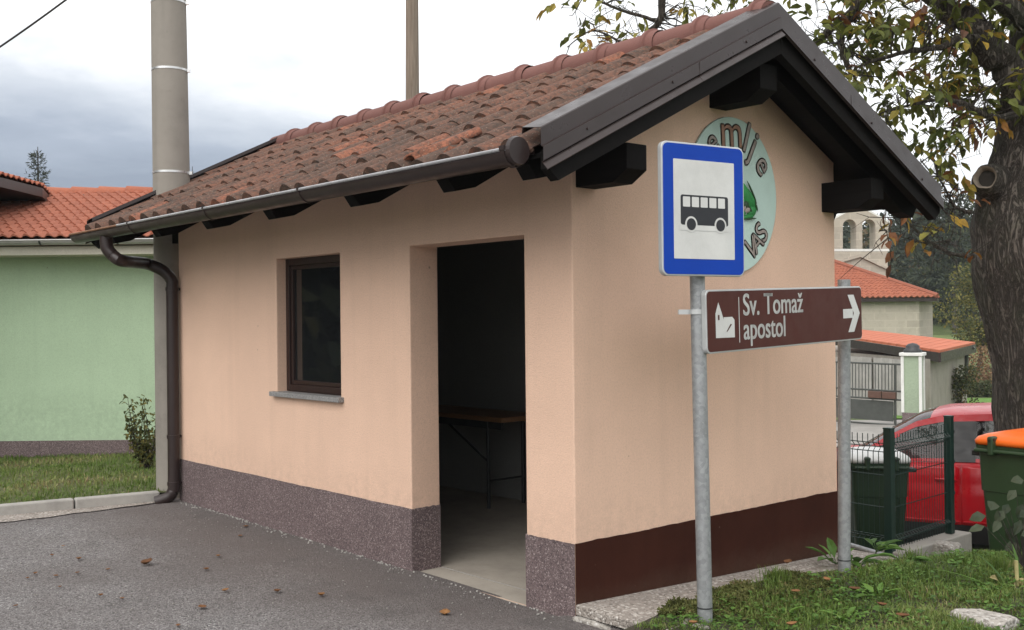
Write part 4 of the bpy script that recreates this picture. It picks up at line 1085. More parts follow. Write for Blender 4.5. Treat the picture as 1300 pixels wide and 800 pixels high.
def spruce(base, h, r, label, n=46, name='spruce_tree', dens=1.0):
    t = thing(name, base, label, 'tree'); base = V(base); mb = MB(); mb.tube([base, base + V((0,0,h*.6)), base + V((0,0,h))], [h*.016, h*.010, .01], 7); mb.build('trunk', 'grey_bark', t)
    mb = MB(); tw = MB()
    for k in range(n):
        s = (k+rnd(0,.8))/n; z = h*(.18 + .80*s); rl = r*(1-s)**.85*rnd(.75, 1.15) + .08
        for q_ in range(6):
            a = rnd(0, 6.3); d = V((cos(a), sin(a), rnd(.05, .45))); o = base + V((0,0,z)); e = o + d*rl; 
            steps = max(3, int(rl/.22*dens))
            for i in range(steps):
                c = o.lerp(e, (i+.6)/steps) + rvec()*.06; mb.ct = rnd(0, 1)
                for u in range(3): mb.leaf(c, d + rvec()*.9, rvec(), rnd(.10, .19), rnd(.02, .04), .1)
    mb.build('crown', 'spruce_needle', t)
spruce(HW(50, 34, -1) , 1 + 1.6 + (406-183)/FPX*34, 1.35, 'slender grey green spruce standing behind the roof of the green house')
spruce(HW(246, 46, -1), 1 + 1.6 + (405-209)/FPX*46, .9, 'spruce with only its tip showing just right of the concrete pole', 30)
# shrub by the concrete pole
sbp = HW(186, 11.3, .03); t = thing('shrub', sbp, 'small sparse green shrub against the green wall, left of the concrete pole', 'shrub'); mb = MB(); st_ = MB()
for k in range(16):
    e = sbp + V((rnd(-.22, .22), rnd(-.22, .22), rnd(.28, .80))); m_ = sbp.lerp(e, .5) + rvec()*.05; st_.tube([sbp, m_, e], [.007, .005, .002], 5)
    for i in range(48):
        s = rnd(.2, 1); c = (sbp.lerp(m_, s*2) if s < .5 else m_.lerp(e, s*2-1)) + rvec()*.05; mb.ct = rnd(0, 1); mb.leaf(c, rvec(), V((0,0,1)) + rvec()*.5, rnd(.035, .07), rnd(.022, .036))
mb.build('foliage', 'yellow_bush_leaf', t); st_.build('stem', 'twig_bark', t)
# ------------------------------------------------------------------ right side: fence, bins, car
def PX(px, D, z=0): return WP(D, (px-650)/FPX*D, z)
lp, rp = on(1130, 702, 2, -.33), on(1206, 677, 2, -.31)
fd = (rp-lp); fd.z = 0; PL = fd.length; fd.normalize(); fnm = V((fd.y, -fd.x, 0))
fe = thing('mesh_fence', lp, 'dark green wire mesh fence with two square posts in front of the red car', 'fence')
for p, h, w in ((lp, 1.0, .066), (rp, 1.01, .062)):
    mb = MB(); M = Matrix.Translation(p) @ Matrix.Rotation(atan2(fd.y, fd.x), 4, 'Z'); mb.box((-w/2, -w/2, -.15 if p is lp else .0), (w/2, w/2, h), M=M); mb.box((-w/2-.003, -w/2-.003, h), (w/2+.003, w/2+.003, h+.012), M=M)
    po = mb.build('post', 'fence_green', fe, bevel=.004); mb = MB()
    for z in (.10, .35, .62, .88): mb.box((w/2+.001, -.025, z-.015), (w/2+.022, .02, z+.015), M=M)
    sub(mb, 'mesh_clip', 'dark_steel', po)
def panel(a, b, n, h):
    mb = MB(); d = (b-a); nn = V((d.y, -d.x, 0)).normalized()
    zz = [(0, 0), (.06, 0), (.085, .03), (.11, 0), (.34, 0), (.60, 0), (h-.14, 0), (h-.105, .035), (h-.07, 0), (h, 0)]
    for k in range(n+1):
        p = a.lerp(b, k/n); mb.tube([p + V((0,0,z+.02)) + nn*o for z, o in zz], .0042, 4, caps=False)
    for z, o in ((.06, 0), (.085, .033), (.11, 0), (.34, .004), (.60, .004), (h-.14, .003), (h-.105, .038), (h-.07, .003)):
        mb.tube([a + V((0,0,z+.02)) + nn*o, b + V((0,0,z+.02)) + nn*o], .0042, 4)
    return mb
panel(lp + fd*.045, rp - fd*.045, 21, .93).build('wire_panel', 'fence_green', fe)
pl = lp + V((-1.6, .05, 0)); panel(lp - V((.045,0,0)), pl, 32, .93).build('wire_panel', 'fence_green', fe)
mb = MB(); a, b = lp - fd*.02, rp + fd*.20; 
mb.prism([V((p.x, p.y, -.75)) for p in (a - fnm*.07, b - fnm*.07, b + fnm*.10, a + fnm*.10)], V((0,0,.75-.315)))
tag(mb.build('fence_base', 'concrete', None, bevel=.012, loc=(a.x, a.y, -.4)), 'low concrete footing under the right post of the mesh fence', 'footing')
mb = MB(); g0, g1 = on(1060, 687, 2, -.20), on(1143, 712, 2, -.215); mb.tube([g0, g1], .024, 12); tag(mb.build('metal_pipe', 'galvanised', None, smooth=True, loc=g0), 'grey metal pipe lying on the ground at the foot of the fence', 'pipe')

def wheelie_bin(name, base, yaw, w, d, h, bm_, lm, label, parts):
    t = thing(name, base, label, 'bin'); M = Matrix.Translation(base) @ Matrix.Rotation(yaw, 4, 'Z')
    X, Y = V((1,0,0)), V((0,1,0))
    def ring(z, k, ky=None, oy=0): return [M @ p for p in rrect(V((0, oy, z)), X, Y, w*k, d*(ky or k), .05)]
    mb = MB(); rows = [ring(.04, .78), ring(.06, .80), ring(h*.60, .90), ring(h*.605, .925), ring(h*.88, .955), ring(h*.885, 1.0), ring(h*.935, 1.01), ring(h*.935, .93), ring(h*.70, .90)]
    ids = mb.strip(rows, close=True); mb.face(ids[0][::-1]); mb.face(ids[-1]); bo = mb.build('body', bm_, t, smooth=True)
    mb = MB(); lz = h*.937
    def lring(z, k, oy=0): return [M @ p for p in rrect(V((0, oy, z)), X, Y, w*k, d*k, .07)]
    rows = [lring(lz+.002, 1.03), lring(lz+.03, 1.04), lring(lz+.055, .99), lring(lz+.075, .86), lring(lz+.095, .60), lring(lz+.10, .3)]
    ids = mb.strip(rows, close=True); mb.face(ids[0][::-1]); mb.face(ids[-1]); mb.build('lid', lm, t, smooth='all')
    for s in (-1, 1):
        mb = MB(); mb.box((s*w*.24-.022, -d*.54-.03, h*.87), (s*w*.24+.022, -d*.5+.02, h*1.005), M=M); mb.build('hinge', bm_, t, bevel=.012)
        mb = MB(); mb.tube([M @ V((s*w*.24-.026, -d*.54-.005, h*.985)), M @ V((s*w*.24+.026, -d*.54-.005, h*.985))], .012, 10); mb.tube([M @ V((s*w*.24, -d*.54-.033, h*.975)), M @ V((s*w*.24, -d*.54-.028, h*.975))], .011, 10); mb.build('hinge_pin', 'black_plastic', t)
        mb = MB(); cx = s*w*.44; mb.tube([M @ V((cx-.03, d*.36, .10)), M @ V((cx+.03, d*.36, .10))], .10, 20); wo = mb.build('wheel', 'tyre_rubber', t, smooth=True)
    mb = MB(); mb.tube([M @ V((-w*.45, -d*.5-.035, h*.90)), M @ V((w*.45, -d*.5-.035, h*.90))], .015, 10); mb.build('handle', bm_, t, smooth=True)
    for s in (-1, 1):
        mb = MB(); mb.box((s*w*.5-.02, -d*.42, h*.845), (s*w*.5+.055*s if s > 0 else -w*.5+.02, -d*.28, h*.885), M=M) if s > 0 else mb.box((-w*.5-.055, -d*.42, h*.845), (-w*.5+.02, -d*.28, h*.885), M=M)
        mb.build('side_grip', 'black_plastic', t, bevel=.008)
    # ribs on the wall facing out
    mb = MB()
    for s in (-.33, 0, .33):
        mb.prism([M @ V((w*s-.012, -d*.392-.012, .10)), M @ V((w*s+.012, -d*.392-.012, .10)), M @ V((w*s+.012, -d*.452-.012, h*.59)), M @ V((w*s-.012, -d*.452-.012, h*.59))], M.to_3x3() @ V((0, .03, 0)))
    if parts: mb.build('rib', bm_, t)
    else:
        mb = MB(); c = M @ V((-.04, -d*.40-.012, .30)); a_ = M.to_3x3() @ V((1,0,0)); b_ = (M.to_3x3() @ V((0, -.06, .5))).normalized()
        mb.prism(disc_pts(c, a_, b_, .055, 24, rb=.085), M.to_3x3() @ V((0, .02, 0))); mb.build('recess_shade_disc', 'black_plastic', t)  # flat black oval painted as the shade of a wheel recess
    return t
D0 = 7.95; wheelie_bin('wheelie_bin', PX(1319, D0+.05, -.34), YAW - .95, .62, .74, 1.03, 'bin_green', 'lid_orange', 'green wheelie bin with a bright orange lid at the right edge', 0)
D1_ = 9.35; wheelie_bin('wheelie_bin', PX(1108, D1_+.25, -.52), YAW - .12, .50, .55, .88, 'bin_dark_green', 'lid_white', 'dark green wheelie bin with a white lid behind the mesh fence', 1)

# red car
hd = R(27); cf = (-RH*cos(hd) + FH*sin(hd)); clf = V((0,0,1)).cross(cf)
Bp = PX(1217, 10.45, 0); cgz = -.82
CO = Bp - cf*(-.12) - clf*.84; CO.z = cgz
def K(x, y, z): return CO + cf*x + clf*y + V((0,0,z))
def lerpt(tab, x):
    for (a, fa), (b, fb_) in zip(tab, tab[1:]):
        if x <= b: return fa + (fb_-fa)*max(0, (x-a))/(b-a)
    return tab[-1][1]
wt_ = [(-2.02,.62),(-1.95,.74),(-1.75,.83),(-1.2,.865),(.5,.865),(1.2,.85),(1.6,.79),(1.9,.66),(2.02,.50)]
belt_ = [(-2.02,.90),(-1.9,1.00),(-1.2,.985),(0,.955),(.95,.93),(1.3,.88),(1.7,.79),(1.95,.66),(2.02,.55)]
roof_ = [(-1.92,1.02),(-1.75,1.18),(-1.45,1.37),(-1.0,1.445),(-.4,1.475),(.05,1.45),(.3,1.385),(.62,1.20),(1.02,.945)]
def yb_(x, z):
    w = lerpt(wt_, x); b = lerpt(belt_, x); s = (z-.18)/(b-.18)
    return w*lerpt([(0,.90),(.18,.975),(.45,1.0),(.62,.995),(.78,.965),(.80,.975),(1,.925)], s)
ca = thing('parked_car', CO, 'red hatchback car parked behind the mesh fence', 'car')
mb = MB(); rows = []
for i in range(61):
    x = -2.02 + 4.04*i/60; b = lerpt(belt_, x); zs_ = [.18 + (b-.18)*k/12 for k in range(13)]
    half = [(yb_(x, z), z) for z in zs_]; half += [(half[-1][0]*.93, b+.012), (half[-1][0]*.5, b+.035), (0, b+.042)]
    rows.append([K(x, y, z) for y, z in half] + [K(x, -y, z) for y, z in half[::-1][1:]])
ids = mb.strip(rows, close=True)
for fi, f in enumerate(mb.f):
    if sum((V(mb.v[i])-CO).z for i in f)/4 < .37: mb.m[fi] = 1  # shaded gap under the car painted black onto the lower body
mb.face(ids[0]); mb.face(ids[-1][::-1])
def sidep(x, t, s, o=0): 
    b = lerpt(belt_, x)+.01; zr = lerpt(roof_, x)-.045; y0 = yb_(x, lerpt(belt_, x))*.985; y1 = .60 if x < .1 else .60 + .18*(x-.1)/.9
    return K(x, s*(y0 + (min(y0, y1)-y0)*t + o), b + (max(b, zr)-b)*t)
nx = 74; nt_ = 14
def win(x, t):
    b = lerpt(belt_, x)+.01; zr = lerpt(roof_, x)-.045; z = b + (zr-b)*t
    if z < b+.02 or zr - z < .055: return None
    if -.03 < x < .86: return 'f'
    if -1.02 < x < -.24: return 'r'
    if -1.55 < x < -1.12 and zr - z > .10: return 'q'
    return None
for s in (1, -1):
    g = {}
    for i in range(nx+1):
        for j in range(nt_+1):
            x = -1.90 + 2.90*i/nx; g[i, j] = mb.vert(sidep(x, j/nt_, s))
    for i in range(nx):
        for j in range(nt_):
            xm = -1.90 + 2.90*(i+.5)/nx
            if win(xm, (j+.5)/nt_): continue
            q_ = (g[i, j], g[i+1, j], g[i+1, j+1], g[i, j+1]); blk = -.24 < xm < -.03 and j < nt_-2
            mb.face(q_ if s < 0 else q_[::-1], 1 if blk else 0)
rows = []
for i in range(31):
    x = -1.45 + 1.62*i/30; zr = lerpt(roof_, x); y1 = .60 if x < .1 else .60 + .18*(x-.1)/.9
    rows.append([K(x, y1*c, zr-.045 + .05*(1-abs(c)**4)) for c in (-1, -.95, -.85, -.5, 0, .5, .85, .95, 1)])
mb.strip(rows)
bodyo = mb.build('body', ['car_red', 'car_trim_and_gap_black'], ca, smooth=True)
for s in (1, -1):
    for key in 'frq':
        mb = MB(); g = {}
        for i in range(nx):
            for j in range(nt_):
                xm = -1.90 + 2.90*(i+.5)/nx
                if win(xm, (j+.5)/nt_) != key: continue
                xa, xb = -1.90 + 2.90*i/nx, -1.90 + 2.90*(i+1)/nx
                mb.poly([sidep(xa, j/nt_, s, -.006), sidep(xb, j/nt_, s, -.006), sidep(xb, (j+1)/nt_, s, -.006), sidep(xa, (j+1)/nt_, s, -.006)])
        mb.build('side_window', 'car_glass', ca, smooth='all')
for nm, xa, xb in (('windscreen', .17, 1.0), ('rear_window', -1.9, -1.45)):
    mb = MB(); rows = []
    for i in range(13):
        x = xa + (xb-xa)*i/12; zr = lerpt(roof_, x); y1 = .60 if x < .1 else .60 + .18*(x-.1)/.9
        rows.append([K(x, y1*c*.985, zr-.045 + .05*(1-abs(c)**4)) for c in (-1, -.85, -.5, 0, .5, .85, 1)])
    mb.strip(rows); mb.build(nm, 'car_glass', ca, smooth='all')
for s in (1, -1):
    for xa, xb in ((-.125, .88), (-1.13, -.135)):
        mb = MB(); rows = []
        for i in range(13):
            x = xa + (xb-xa)*i/12; b = lerpt(belt_, x); rows.append([K(x, s*(yb_(x, z)+.004), z) for z in [.37 + (b-.012-.37)*k/14 for k in range(15)]])
        mb.strip(rows); dr = mb.build('door', 'car_red', ca, smooth='all', solid=.006)
        hx = xa + .14; mb = MB(); mb.tube([K(hx-.09, s*(yb_(hx, .80)+.006), .80), K(hx-.05, s*(yb_(hx, .80)+.035), .805), K(hx+.05, s*(yb_(hx, .80)+.035), .805), K(hx+.09, s*(yb_(hx, .80)+.006), .80)], .013, 8); sub(mb, 'handle', 'car_red', dr, smooth=True)
        mb = MB(); mb.tube([K(x, s*(yb_(x, .40)+.008), .40) for x in (xa+.01, xb-.01)], .009, 6); sub(mb, 'sill_strip', 'car_red', dr, smooth=True)
    mb = MB(); c = K(.80, s*1.0, 1.02); 
    bmv = [c + cf*(.06*a) + clf*(.10*b_) + V((0,0,.065*e_)) for a, b_, e_ in [(cos(t)*cos(f_), sin(t)*cos(f_), sin(f_)) for f_ in [-pi/2 + pi*j/6 for j in range(7)] for t in [2*pi*i/12 for i in range(12)]]]
    mb.strip([bmv[12*j:12*j+12] for j in range(7)], close=True); mb.tube([K(.80, s*.80, .97), K(.80, s*.93, .99)], .02, 8); mb.build('wing_mirror', 'car_red', ca, smooth=True)
    for x in (1.26, -1.22):
        mb = MB(); mb.tube([K(x, s*.66, .31), K(x, s*.88, .31)], .31, 28); wh = mb.build('wheel', 'tyre_rubber', ca, smooth=True)
        mb = MB(); mb.tube([K(x, s*.86, .31), K(x, s*.892, .31)], [.20, .185], 20); sub(mb, 'rim', 'alloy', wh, smooth=True)
        mb = MB(); mb.prism(disc_pts(K(x, s*.855, .33), cf, V((0,0,1)), .36, 24, -.25, pi+.25), clf*(s*.018)); mb.build('wheel_arch', 'car_trim_and_gap_black', ca)
mb = MB(); mb.strip([[K(x, -.74, .40), K(x, .74, .40)] for x in (-1.6, .9)]); mb.box((.72,-.70,.60),(1.0,.70,.90), M=Matrix(((cf.x,clf.x,0,CO.x),(cf.y,clf.y,0,CO.y),(0,0,1,CO.z),(0,0,0,1)))); mb.build('dashboard', 'black_plastic', ca)
MC = Matrix(((cf.x,clf.x,0,CO.x),(cf.y,clf.y,0,CO.y),(0,0,1,CO.z),(0,0,0,1)))
for x in (-.30, -1.15):
    for y in (.36, -.36):
        mb = MB(); mb.prism([MC @ V((x, y-.24, .45)), MC @ V((x+.16, y-.24, .45)), MC @ V((x-.06, y-.22, 1.05)), MC @ V((x-.18, y-.22, 1.05))], clf*.46); mb.box((x-.20, y-.12, 1.06), (x-.11, y+.12, 1.25), M=MC); mb.build('seat', 'car_trim_and_gap_black', ca, bevel=.03)
mb = MB(); mb.tube([MC @ (V((.52, .36, .88)) + V((.05*sin(t)*1.2, .18*cos(t), .17*sin(t)))) for t in [2*pi*k/20 for k in range(21)]], .014, 8); mb.build('steering_wheel', 'black_plastic', ca)

# ------------------------------------------------------------------ walnut tree
DT = 9.5
wt0 = PX(1316, DT, -.62); wal = thing('walnut_tree', wt0, 'big old walnut tree with thick rough trunk and autumn leaves beside the shelter roof', 'tree')
def trunk_mesh():
    mb = MB(); ctl = [(le + r*144 + 10, y, r) for le, y, r in ((1255,640,.46),(1263,545,.415),(1254,470,.40),(1244,400,.41),(1231,340,.45),(1229,290,.465),(1238,245,.44),(1256,190,.40),(1268,120,.37),(1278,40,.34),(1288,-60,.31),(1296,-200,.27))]
    ctl = [(P(a, b, DT), r) for a, b, r in ctl]; rows = []; n = 72; seg = 14
    for (p0, r0), (p1, r1) in zip(ctl, ctl[1:]):
        for k in range(seg):
            s = k/seg; c = p0.lerp(p1, s); r = r0 + (r1-r0)*s; row = []
            for i in range(n):
                t = 2*pi*i/n; d = V((cos(t), sin(t), 0)); q_ = V((d.x*2.2, d.y*2.2, c.z*.55))
                rr = r*(1 + .09*mnoise.noise(V((d.x*1.3, d.y*1.3, c.z*1.4))) ) + .035*abs(mnoise.noise(V((d.x*7, d.y*7, c.z*1.6)))) + .018*mnoise.noise(V((d.x*18, d.y*18, c.z*6)))
                row.append(c + d*rr)
            rows.append(row)
    mb.strip(rows, close=True); return mb
trk = trunk_mesh().build('trunk', 'walnut_bark', wal, smooth='all')
def knot(px, py, r, D):
    c = P(px, py, D); n = (-CF*.75 - CR*.6 + V((0,0,.1))).normalized(); a = n.cross(V((0,0,1))).normalized(); b = a.cross(n); mb = MB(); rows = []
    for h, k in ((-.20, 1.75), (-.07, 1.40), (.0, 1.18), (.025, 1.02), (.015, .86), (-.03, .74), (-.08, .5), (-.10, .0)):
        rows.append([c + n*h + (a*cos(t)*.92 + b*sin(t))*(r*k*(1 + .16*mnoise.noise(V((cos(t)*1.6, sin(t)*1.6, 4))))) for t in [2*pi*i/28 for i in range(28)]])
    mb.strip(rows[3:], close=True); o = sub(mb, 'knot_hole', 'knot_wood', trk, smooth='all'); o['label'] = 'pale rimmed hollow where a limb was cut off'
    mb = MB(); mb.strip(rows[:4], close=True); sub(mb, 'limb_stub', 'walnut_bark', trk, smooth='all')
    mb = MB(); mb.poly([c - n*.03 + (a*cos(t)*.92 + b*sin(t))*(r*.74) for t in [2*pi*i/24 for i in range(24)]]); sub(mb, 'hollow', 'hollow_shade', trk)  # flat dark disc painted as the shade inside the hollow
knot(1252, 226, .10, DT-.30)
def limb(ctl, r0, r1, mat='walnut_bark', sub_=6):
    pts = [P(a, b, c) for a, b, c in ctl]; out = []
    for i in range(len(pts)-1):
        a = pts[max(0, i-1)]; b = pts[i]; c = pts[i+1]; d = pts[min(len(pts)-1, i+2)]
        for k in range(sub_):
            t = k/sub_; out.append(.5*((2*b) + (c-a)*t + (2*a-5*b+4*c-d)*t*t + (3*b-a-3*c+d)*t**3) + rvec()*r1*.4)
    out.append(pts[-1]); n = len(out); mb = MB(); mb.tube(out, [r0 + (r1-r0)*(i/(n-1))**.8 for i in range(n)], 9); mb.build('limb', mat, wal, smooth=True); return out
limbs = []
limbs.append(limb([(1318,150,9.4),(1285,95,9.2),(1250,50,9.1),(1215,18,9.2),(1170,-18,9.3),(1120,-40,9.5)], .17, .075))
limbs.append(limb([(1120,-40,9.5),(1085,12,9.6),(1050,42,9.7),(1030,62,9.8),(1000,72,9.9)], .055, .018))
limbs.append(limb([(1085,12,9.6),(1068,45,9.5),(1072,72,9.4),(1080,96,9.3)], .045, .02))
limbs.append(limb([(1120,-40,9.5),(1000,-90,9.7),(900,-60,9.9),(846,-14,10.0),(836,28,10.0),(800,62,10.1),(785,84,10.1)], .07, .016))
limbs.append(limb([(836,28,10.0),(812,20,10.0),(775,8,10.1),(745,-8,10.1)], .020, .010))
limbs.append(limb([(800,62,10.1),(772,45,10.1),(748,40,10.2),(720,60,10.2)], .014, .005))
limbs.append(limb([(1250,50,9.1),(1220,48,8.9),(1195,60,8.8),(1150,66,8.8),(1100,80,9.0)], .045, .012))
limbs.append(limb([(1330,60,9.4),(1290,20,9.0),(1240,-20,8.9),(1190,-50,8.9)], .11, .05))
limbs.append(limb([(1300,140,9.2),(1262,150,8.9),(1220,130,8.8),(1180,128,8.8),(1130,140,8.9)], .035, .008))
limbs.append(limb([(1232,270,9.15),(1212,262,9.0),(1200,240,8.9),(1190,222,8.9)], .020, .005))
limbs.append(limb([(1236,325,9.2),(1208,322,9.0),(1180,306,8.9),(1150,282,8.9),(1128,270,8.9)], .022, .004))
limbs.append(limb([(1205,305,9.0),(1170,308,8.9),(1120,292,8.9)], .009, .003))
limbs.append(limb([(1346,-180,9.4),(1200,-260,8.6),(1050,-240,8.5),(900,-200,9)], .12, .03))
limbs.append(limb([(1346,-100,9.4),(1420,-160,9.0),(1500,-200,8.6)], .14, .05))
lf = MB(); tw = MB()
allp = [p for L_ in limbs for p in L_]
def leafset(c, d, n, big=1.0, tr=(.05, .95)):
    """one compound leaf: drooping leaflets along a thin rachis"""
    d = (V(d) + V((0,0,-.55))).normalized(); sd = d.cross(V((0,0,1)));  sd = sd.normalized() if sd.length > .01 else V((1,0,0)); Lr = .17*big
    tw.tube([c, c + d*Lr*.5 + V((0,0,.01)), c + d*Lr], .0018, 3, caps=False); base = rnd(*tr)
    for k in range(n):
        s = .35 + .65*k/max(1, n-1); side = 1 if k % 2 else -1
        dd = (d*.8 + sd*side*rnd(.5, 1.0) + V((0,0,rnd(-.6, .15)))) if k < n-1 else d + rvec()*.3
        lf.ct = min(1, max(.01, base + rnd(-.14, .14))); lf.leaf(c + d*Lr*s, dd, V((0,0,1)) + rvec()*.6, rnd(.085, .150)*big, rnd(.044, .072)*big, rnd(.05, .3))
def cluster(px, py, D, n, tr, spread=.16, maxd=1.1):
    c = P(px, py, D); near = min(allp, key=lambda q: (q-c).length + .4*max(0, c.z-q.z))
    if (near-c).length > maxd: near = c + (near-c).normalized()*maxd*.8
    m_ = near.lerp(c, .5) + rvec()*.10 + V((0,0,.05)); tw.tube([near, near.lerp(m_, .5) + rvec()*.03, m_, m_.lerp(c, .6) + rvec()*.03, c], [.008, .007, .0055, .004, .002], 4, caps=False)
    for k in range(random.choice((1, 2, 2, 3))):
        b_ = m_.lerp(c, rnd(.1, .9)); e = b_ + rvec()*rnd(.12, .38); tw.tube([b_, b_.lerp(e, .5) + rvec()*.04, e], [.0035, .003, .0015], 3, caps=False)
        if random.random() < .5: leafset(e, rvec(), random.choice((1, 2, 3)), tr=tr)
    for k in range(n): leafset(c + rvec()*rnd(.02, spread), rvec() + (c-near).normalized()*.4, random.choice((2, 3, 3, 4, 5)), tr=tr)
random.seed(31)
def roofline(px): return 12 + (px-1000)*(233/190) if px > 1000 else 12 + (1000-px)*.28
n_ = 0
while n_ < 180:        # dense canopy right of the gable
    px, py = rnd(1000, 1330), rnd(-70, 215)
    if py > roofline(px) + 20 or (px > 1245 and py > 150): continue
    if px < 1060 and random.random() < .45: continue
    if py > 120 and random.random() < (py-120)/150: continue
    n_ += 1; cluster(px, py, rnd(8.5, 10.3), random.choice((2, 3, 3, 4)), (.02, .62) if random.random() < .72 else (.62, .97))
for px, py in ((1150,215),(1165,240),(1188,222),(1178,205),(1203,200),(1210,215),(1140,188),(1125,168)): cluster(px, py, rnd(8.8, 9.4), 2, (.2, .85))
for px, py in ((1206,268),(1214,262),(1168,285),(1150,270),(1192,295),(1178,292),(1128,292),(1138,258),(1222,255)): cluster(px, py, rnd(8.75, 9.1), 1, (.72, .98), .05, .5)
for px, py, n in ((712,12,1),(722,20,1),(735,38,1),(752,22,1),(748,46,2),(765,30,1),(760,58,1),(775,60,1),(782,40,1),(790,85,1),(770,75,1),(812,18,1),(800,40,1),(822,60,1),(835,78,1),(850,62,1),(858,38,1),(866,88,1),(880,70,1),(892,52,1),(905,20,2),(925,8,2),(938,22,1),(955,4,2),(900,-8,2),(870,-15,1),(820,-20,1),(780,-15,1),(742,-8,1),(965,-15,3),(985,-10,3),(940,-30,2),(868,10,1),(880,30,1),(905,62,1),(915,44,1),(790,0,1)): cluster(px, py, rnd(9.7, 10.4), n, (.1, .9), .10)
for k in range(55): cluster(rnd(800, 1500), rnd(-330, -90), rnd(8.2, 10.6), 3, (.05, .7))
# bare twigs against the sky
for k in range(240):
    p = random.choice(allp); 
    e = p + rvec()*rnd(.15, .55) + V((0,0,-.05)); m_ = p.lerp(e, .5) + rvec()*.07; tw.tube([p, m_, e], [.005, .0035, .0015], 4, caps=False)
    if random.random() < .6: tw.tube([m_, m_ + rvec()*rnd(.1, .25)], [.003, .0012], 3, caps=False)
tw.build('twigs', 'twig_bark', wal); lf.build('crown', 'walnut_leaf', wal)

# ------------------------------------------------------------------ yard, gate, shed, church
mb = MB(); g = []
for j in range(24):
    D = 9.3 + j*.75; row = []
    for i in range(24):
        X = D*.06 + i*(D*.62/23); p = WP(D, X); row.append(mb.vert((p.x, p.y, gz(p.x, p.y)+.012)))
    g.append(row)
for a, b in zip(g, g[1:]):
    for i in range(23): mb.face((a[i], a[i+1], b[i+1], b[i]))
struct(mb.build('yard', 'yard_gravel', None, smooth='all'))
def sheet_DX(name, D0, D1, t0, t1, mat, dz=.03, nd=14, nt=14):
    mb = MB(); g = []
    for j in range(nd+1):
        D = D0 + (D1-D0)*j/nd; row = []
        for i in range(nt+1):
            p = WP(D, D*(t0 + (t1-t0)*i/nt)); row.append(mb.vert((p.x, p.y, gz(p.x, p.y)+dz)))
        g.append(row)
    for a, b in zip(g, g[1:]):
        for i in range(nt): mb.face((a[i], a[i+1], b[i+1], b[i]))
    return struct(mb.build(name, mat, None, smooth='all'))
sheet_DX('lawn', 27, 45, .34, .62, 'bright_lawn'); sheet_DX('field', 46, 92, .28, .66, 'field_grass', .04, 24)
# gate
g0, g1 = P(1046, 459, 24.6), P(1147, 463, 23.6); gb0, gb1 = P(1046, 533, 24.6), P(1147, 541, 23.6)
gt = thing('metal_gate', gb0, 'grey metal yard gate with upright bars over a solid lower panel', 'gate')
def gp(u, v): return gb0.lerp(gb1, u).lerp(g0.lerp(g1, u), v)
gd = (gb1-gb0).normalized(); gn = V((gd.y, -gd.x, 0)).normalized()
def bar(mb, a, b, r): mb.tube([a, b], r, 6)
mb = MB()
for v in (0, .42, .56, 1): bar(mb, gp(0, v), gp(1, v), .022)
for u in (0, .9, 1): bar(mb, gp(u, 0), gp(u, 1), .028)
mb.build('frame', 'gate_steel', gt)
mb = MB()
for k in range(1, 22): bar(mb, gp(k/22*.9, .42), gp(k/22*.9, 1), .010)
mb.build('bars', 'gate_steel', gt)
mb = MB(); mb.prism([gp(.02, .06), gp(.88, .06), gp(.88, .39), gp(.02, .39)], gn*.02); mb.build('panel', 'gate_steel', gt)
for u0, u1 in ((.58, .745), (.755, .92)):
    mb = MB(); mb.prism([gp(u0, .435), gp(u1, .435), gp(u1, .545), gp(u0, .545)], gn*.12); mb.build('letter_box', 'mail_brown', gt, bevel=.006)
# pillar
pc = P(1164, 531, 23.4); pz0 = pc.z; ptp = P(1164, 452, 23.4).z
pil = thing('gate_pillar', pc, 'square pale green gate pillar with white corner strips and a dark finial', 'gate pillar')
Mp = Matrix.Translation(V((pc.x, pc.y, 0)) + FH*.2) @ Matrix.Rotation(YAW - R(30), 4, 'Z'); hw = .185
mb = MB(); mb.box((-hw, -hw, pz0-.3), (hw, hw, ptp), M=Mp); mb.build('shaft', 'pillar_green', pil)
mb = MB()
for sx in (-1, 1):
    for sy in (-1, 1): mb.box((sx*hw-.03, sy*hw-.03, pz0+.12), (sx*hw+.03, sy*hw+.03, ptp-.002), M=Mp)
mb.build('corner_strips', 'pillar_white', pil)
mb = MB(); mb.box((-hw-.012, -hw-.012, pz0-.3), (hw+.012, hw+.012, pz0+.115), M=Mp); mb.build('base', 'pebble_plaster', pil)
mb = MB(); mb.box((-hw-.06, -hw-.06, ptp), (hw+.06, hw+.06, ptp+.07), M=Mp); mb.build('cap', 'pillar_white', pil, bevel=.01)
mb = MB(); rows = []
for h, r in ((0, .19), (.05, .20), (.09, .14), (.14, .15), (.19, .09), (.21, .0)): rows.append([Mp @ V((cos(t)*r, sin(t)*r, ptp+.07+h)) for t in [2*pi*k/14 for k in range(14)]])
mb.strip(rows, close=True); mb.build('finial', 'dark_steel', pil, smooth='all')
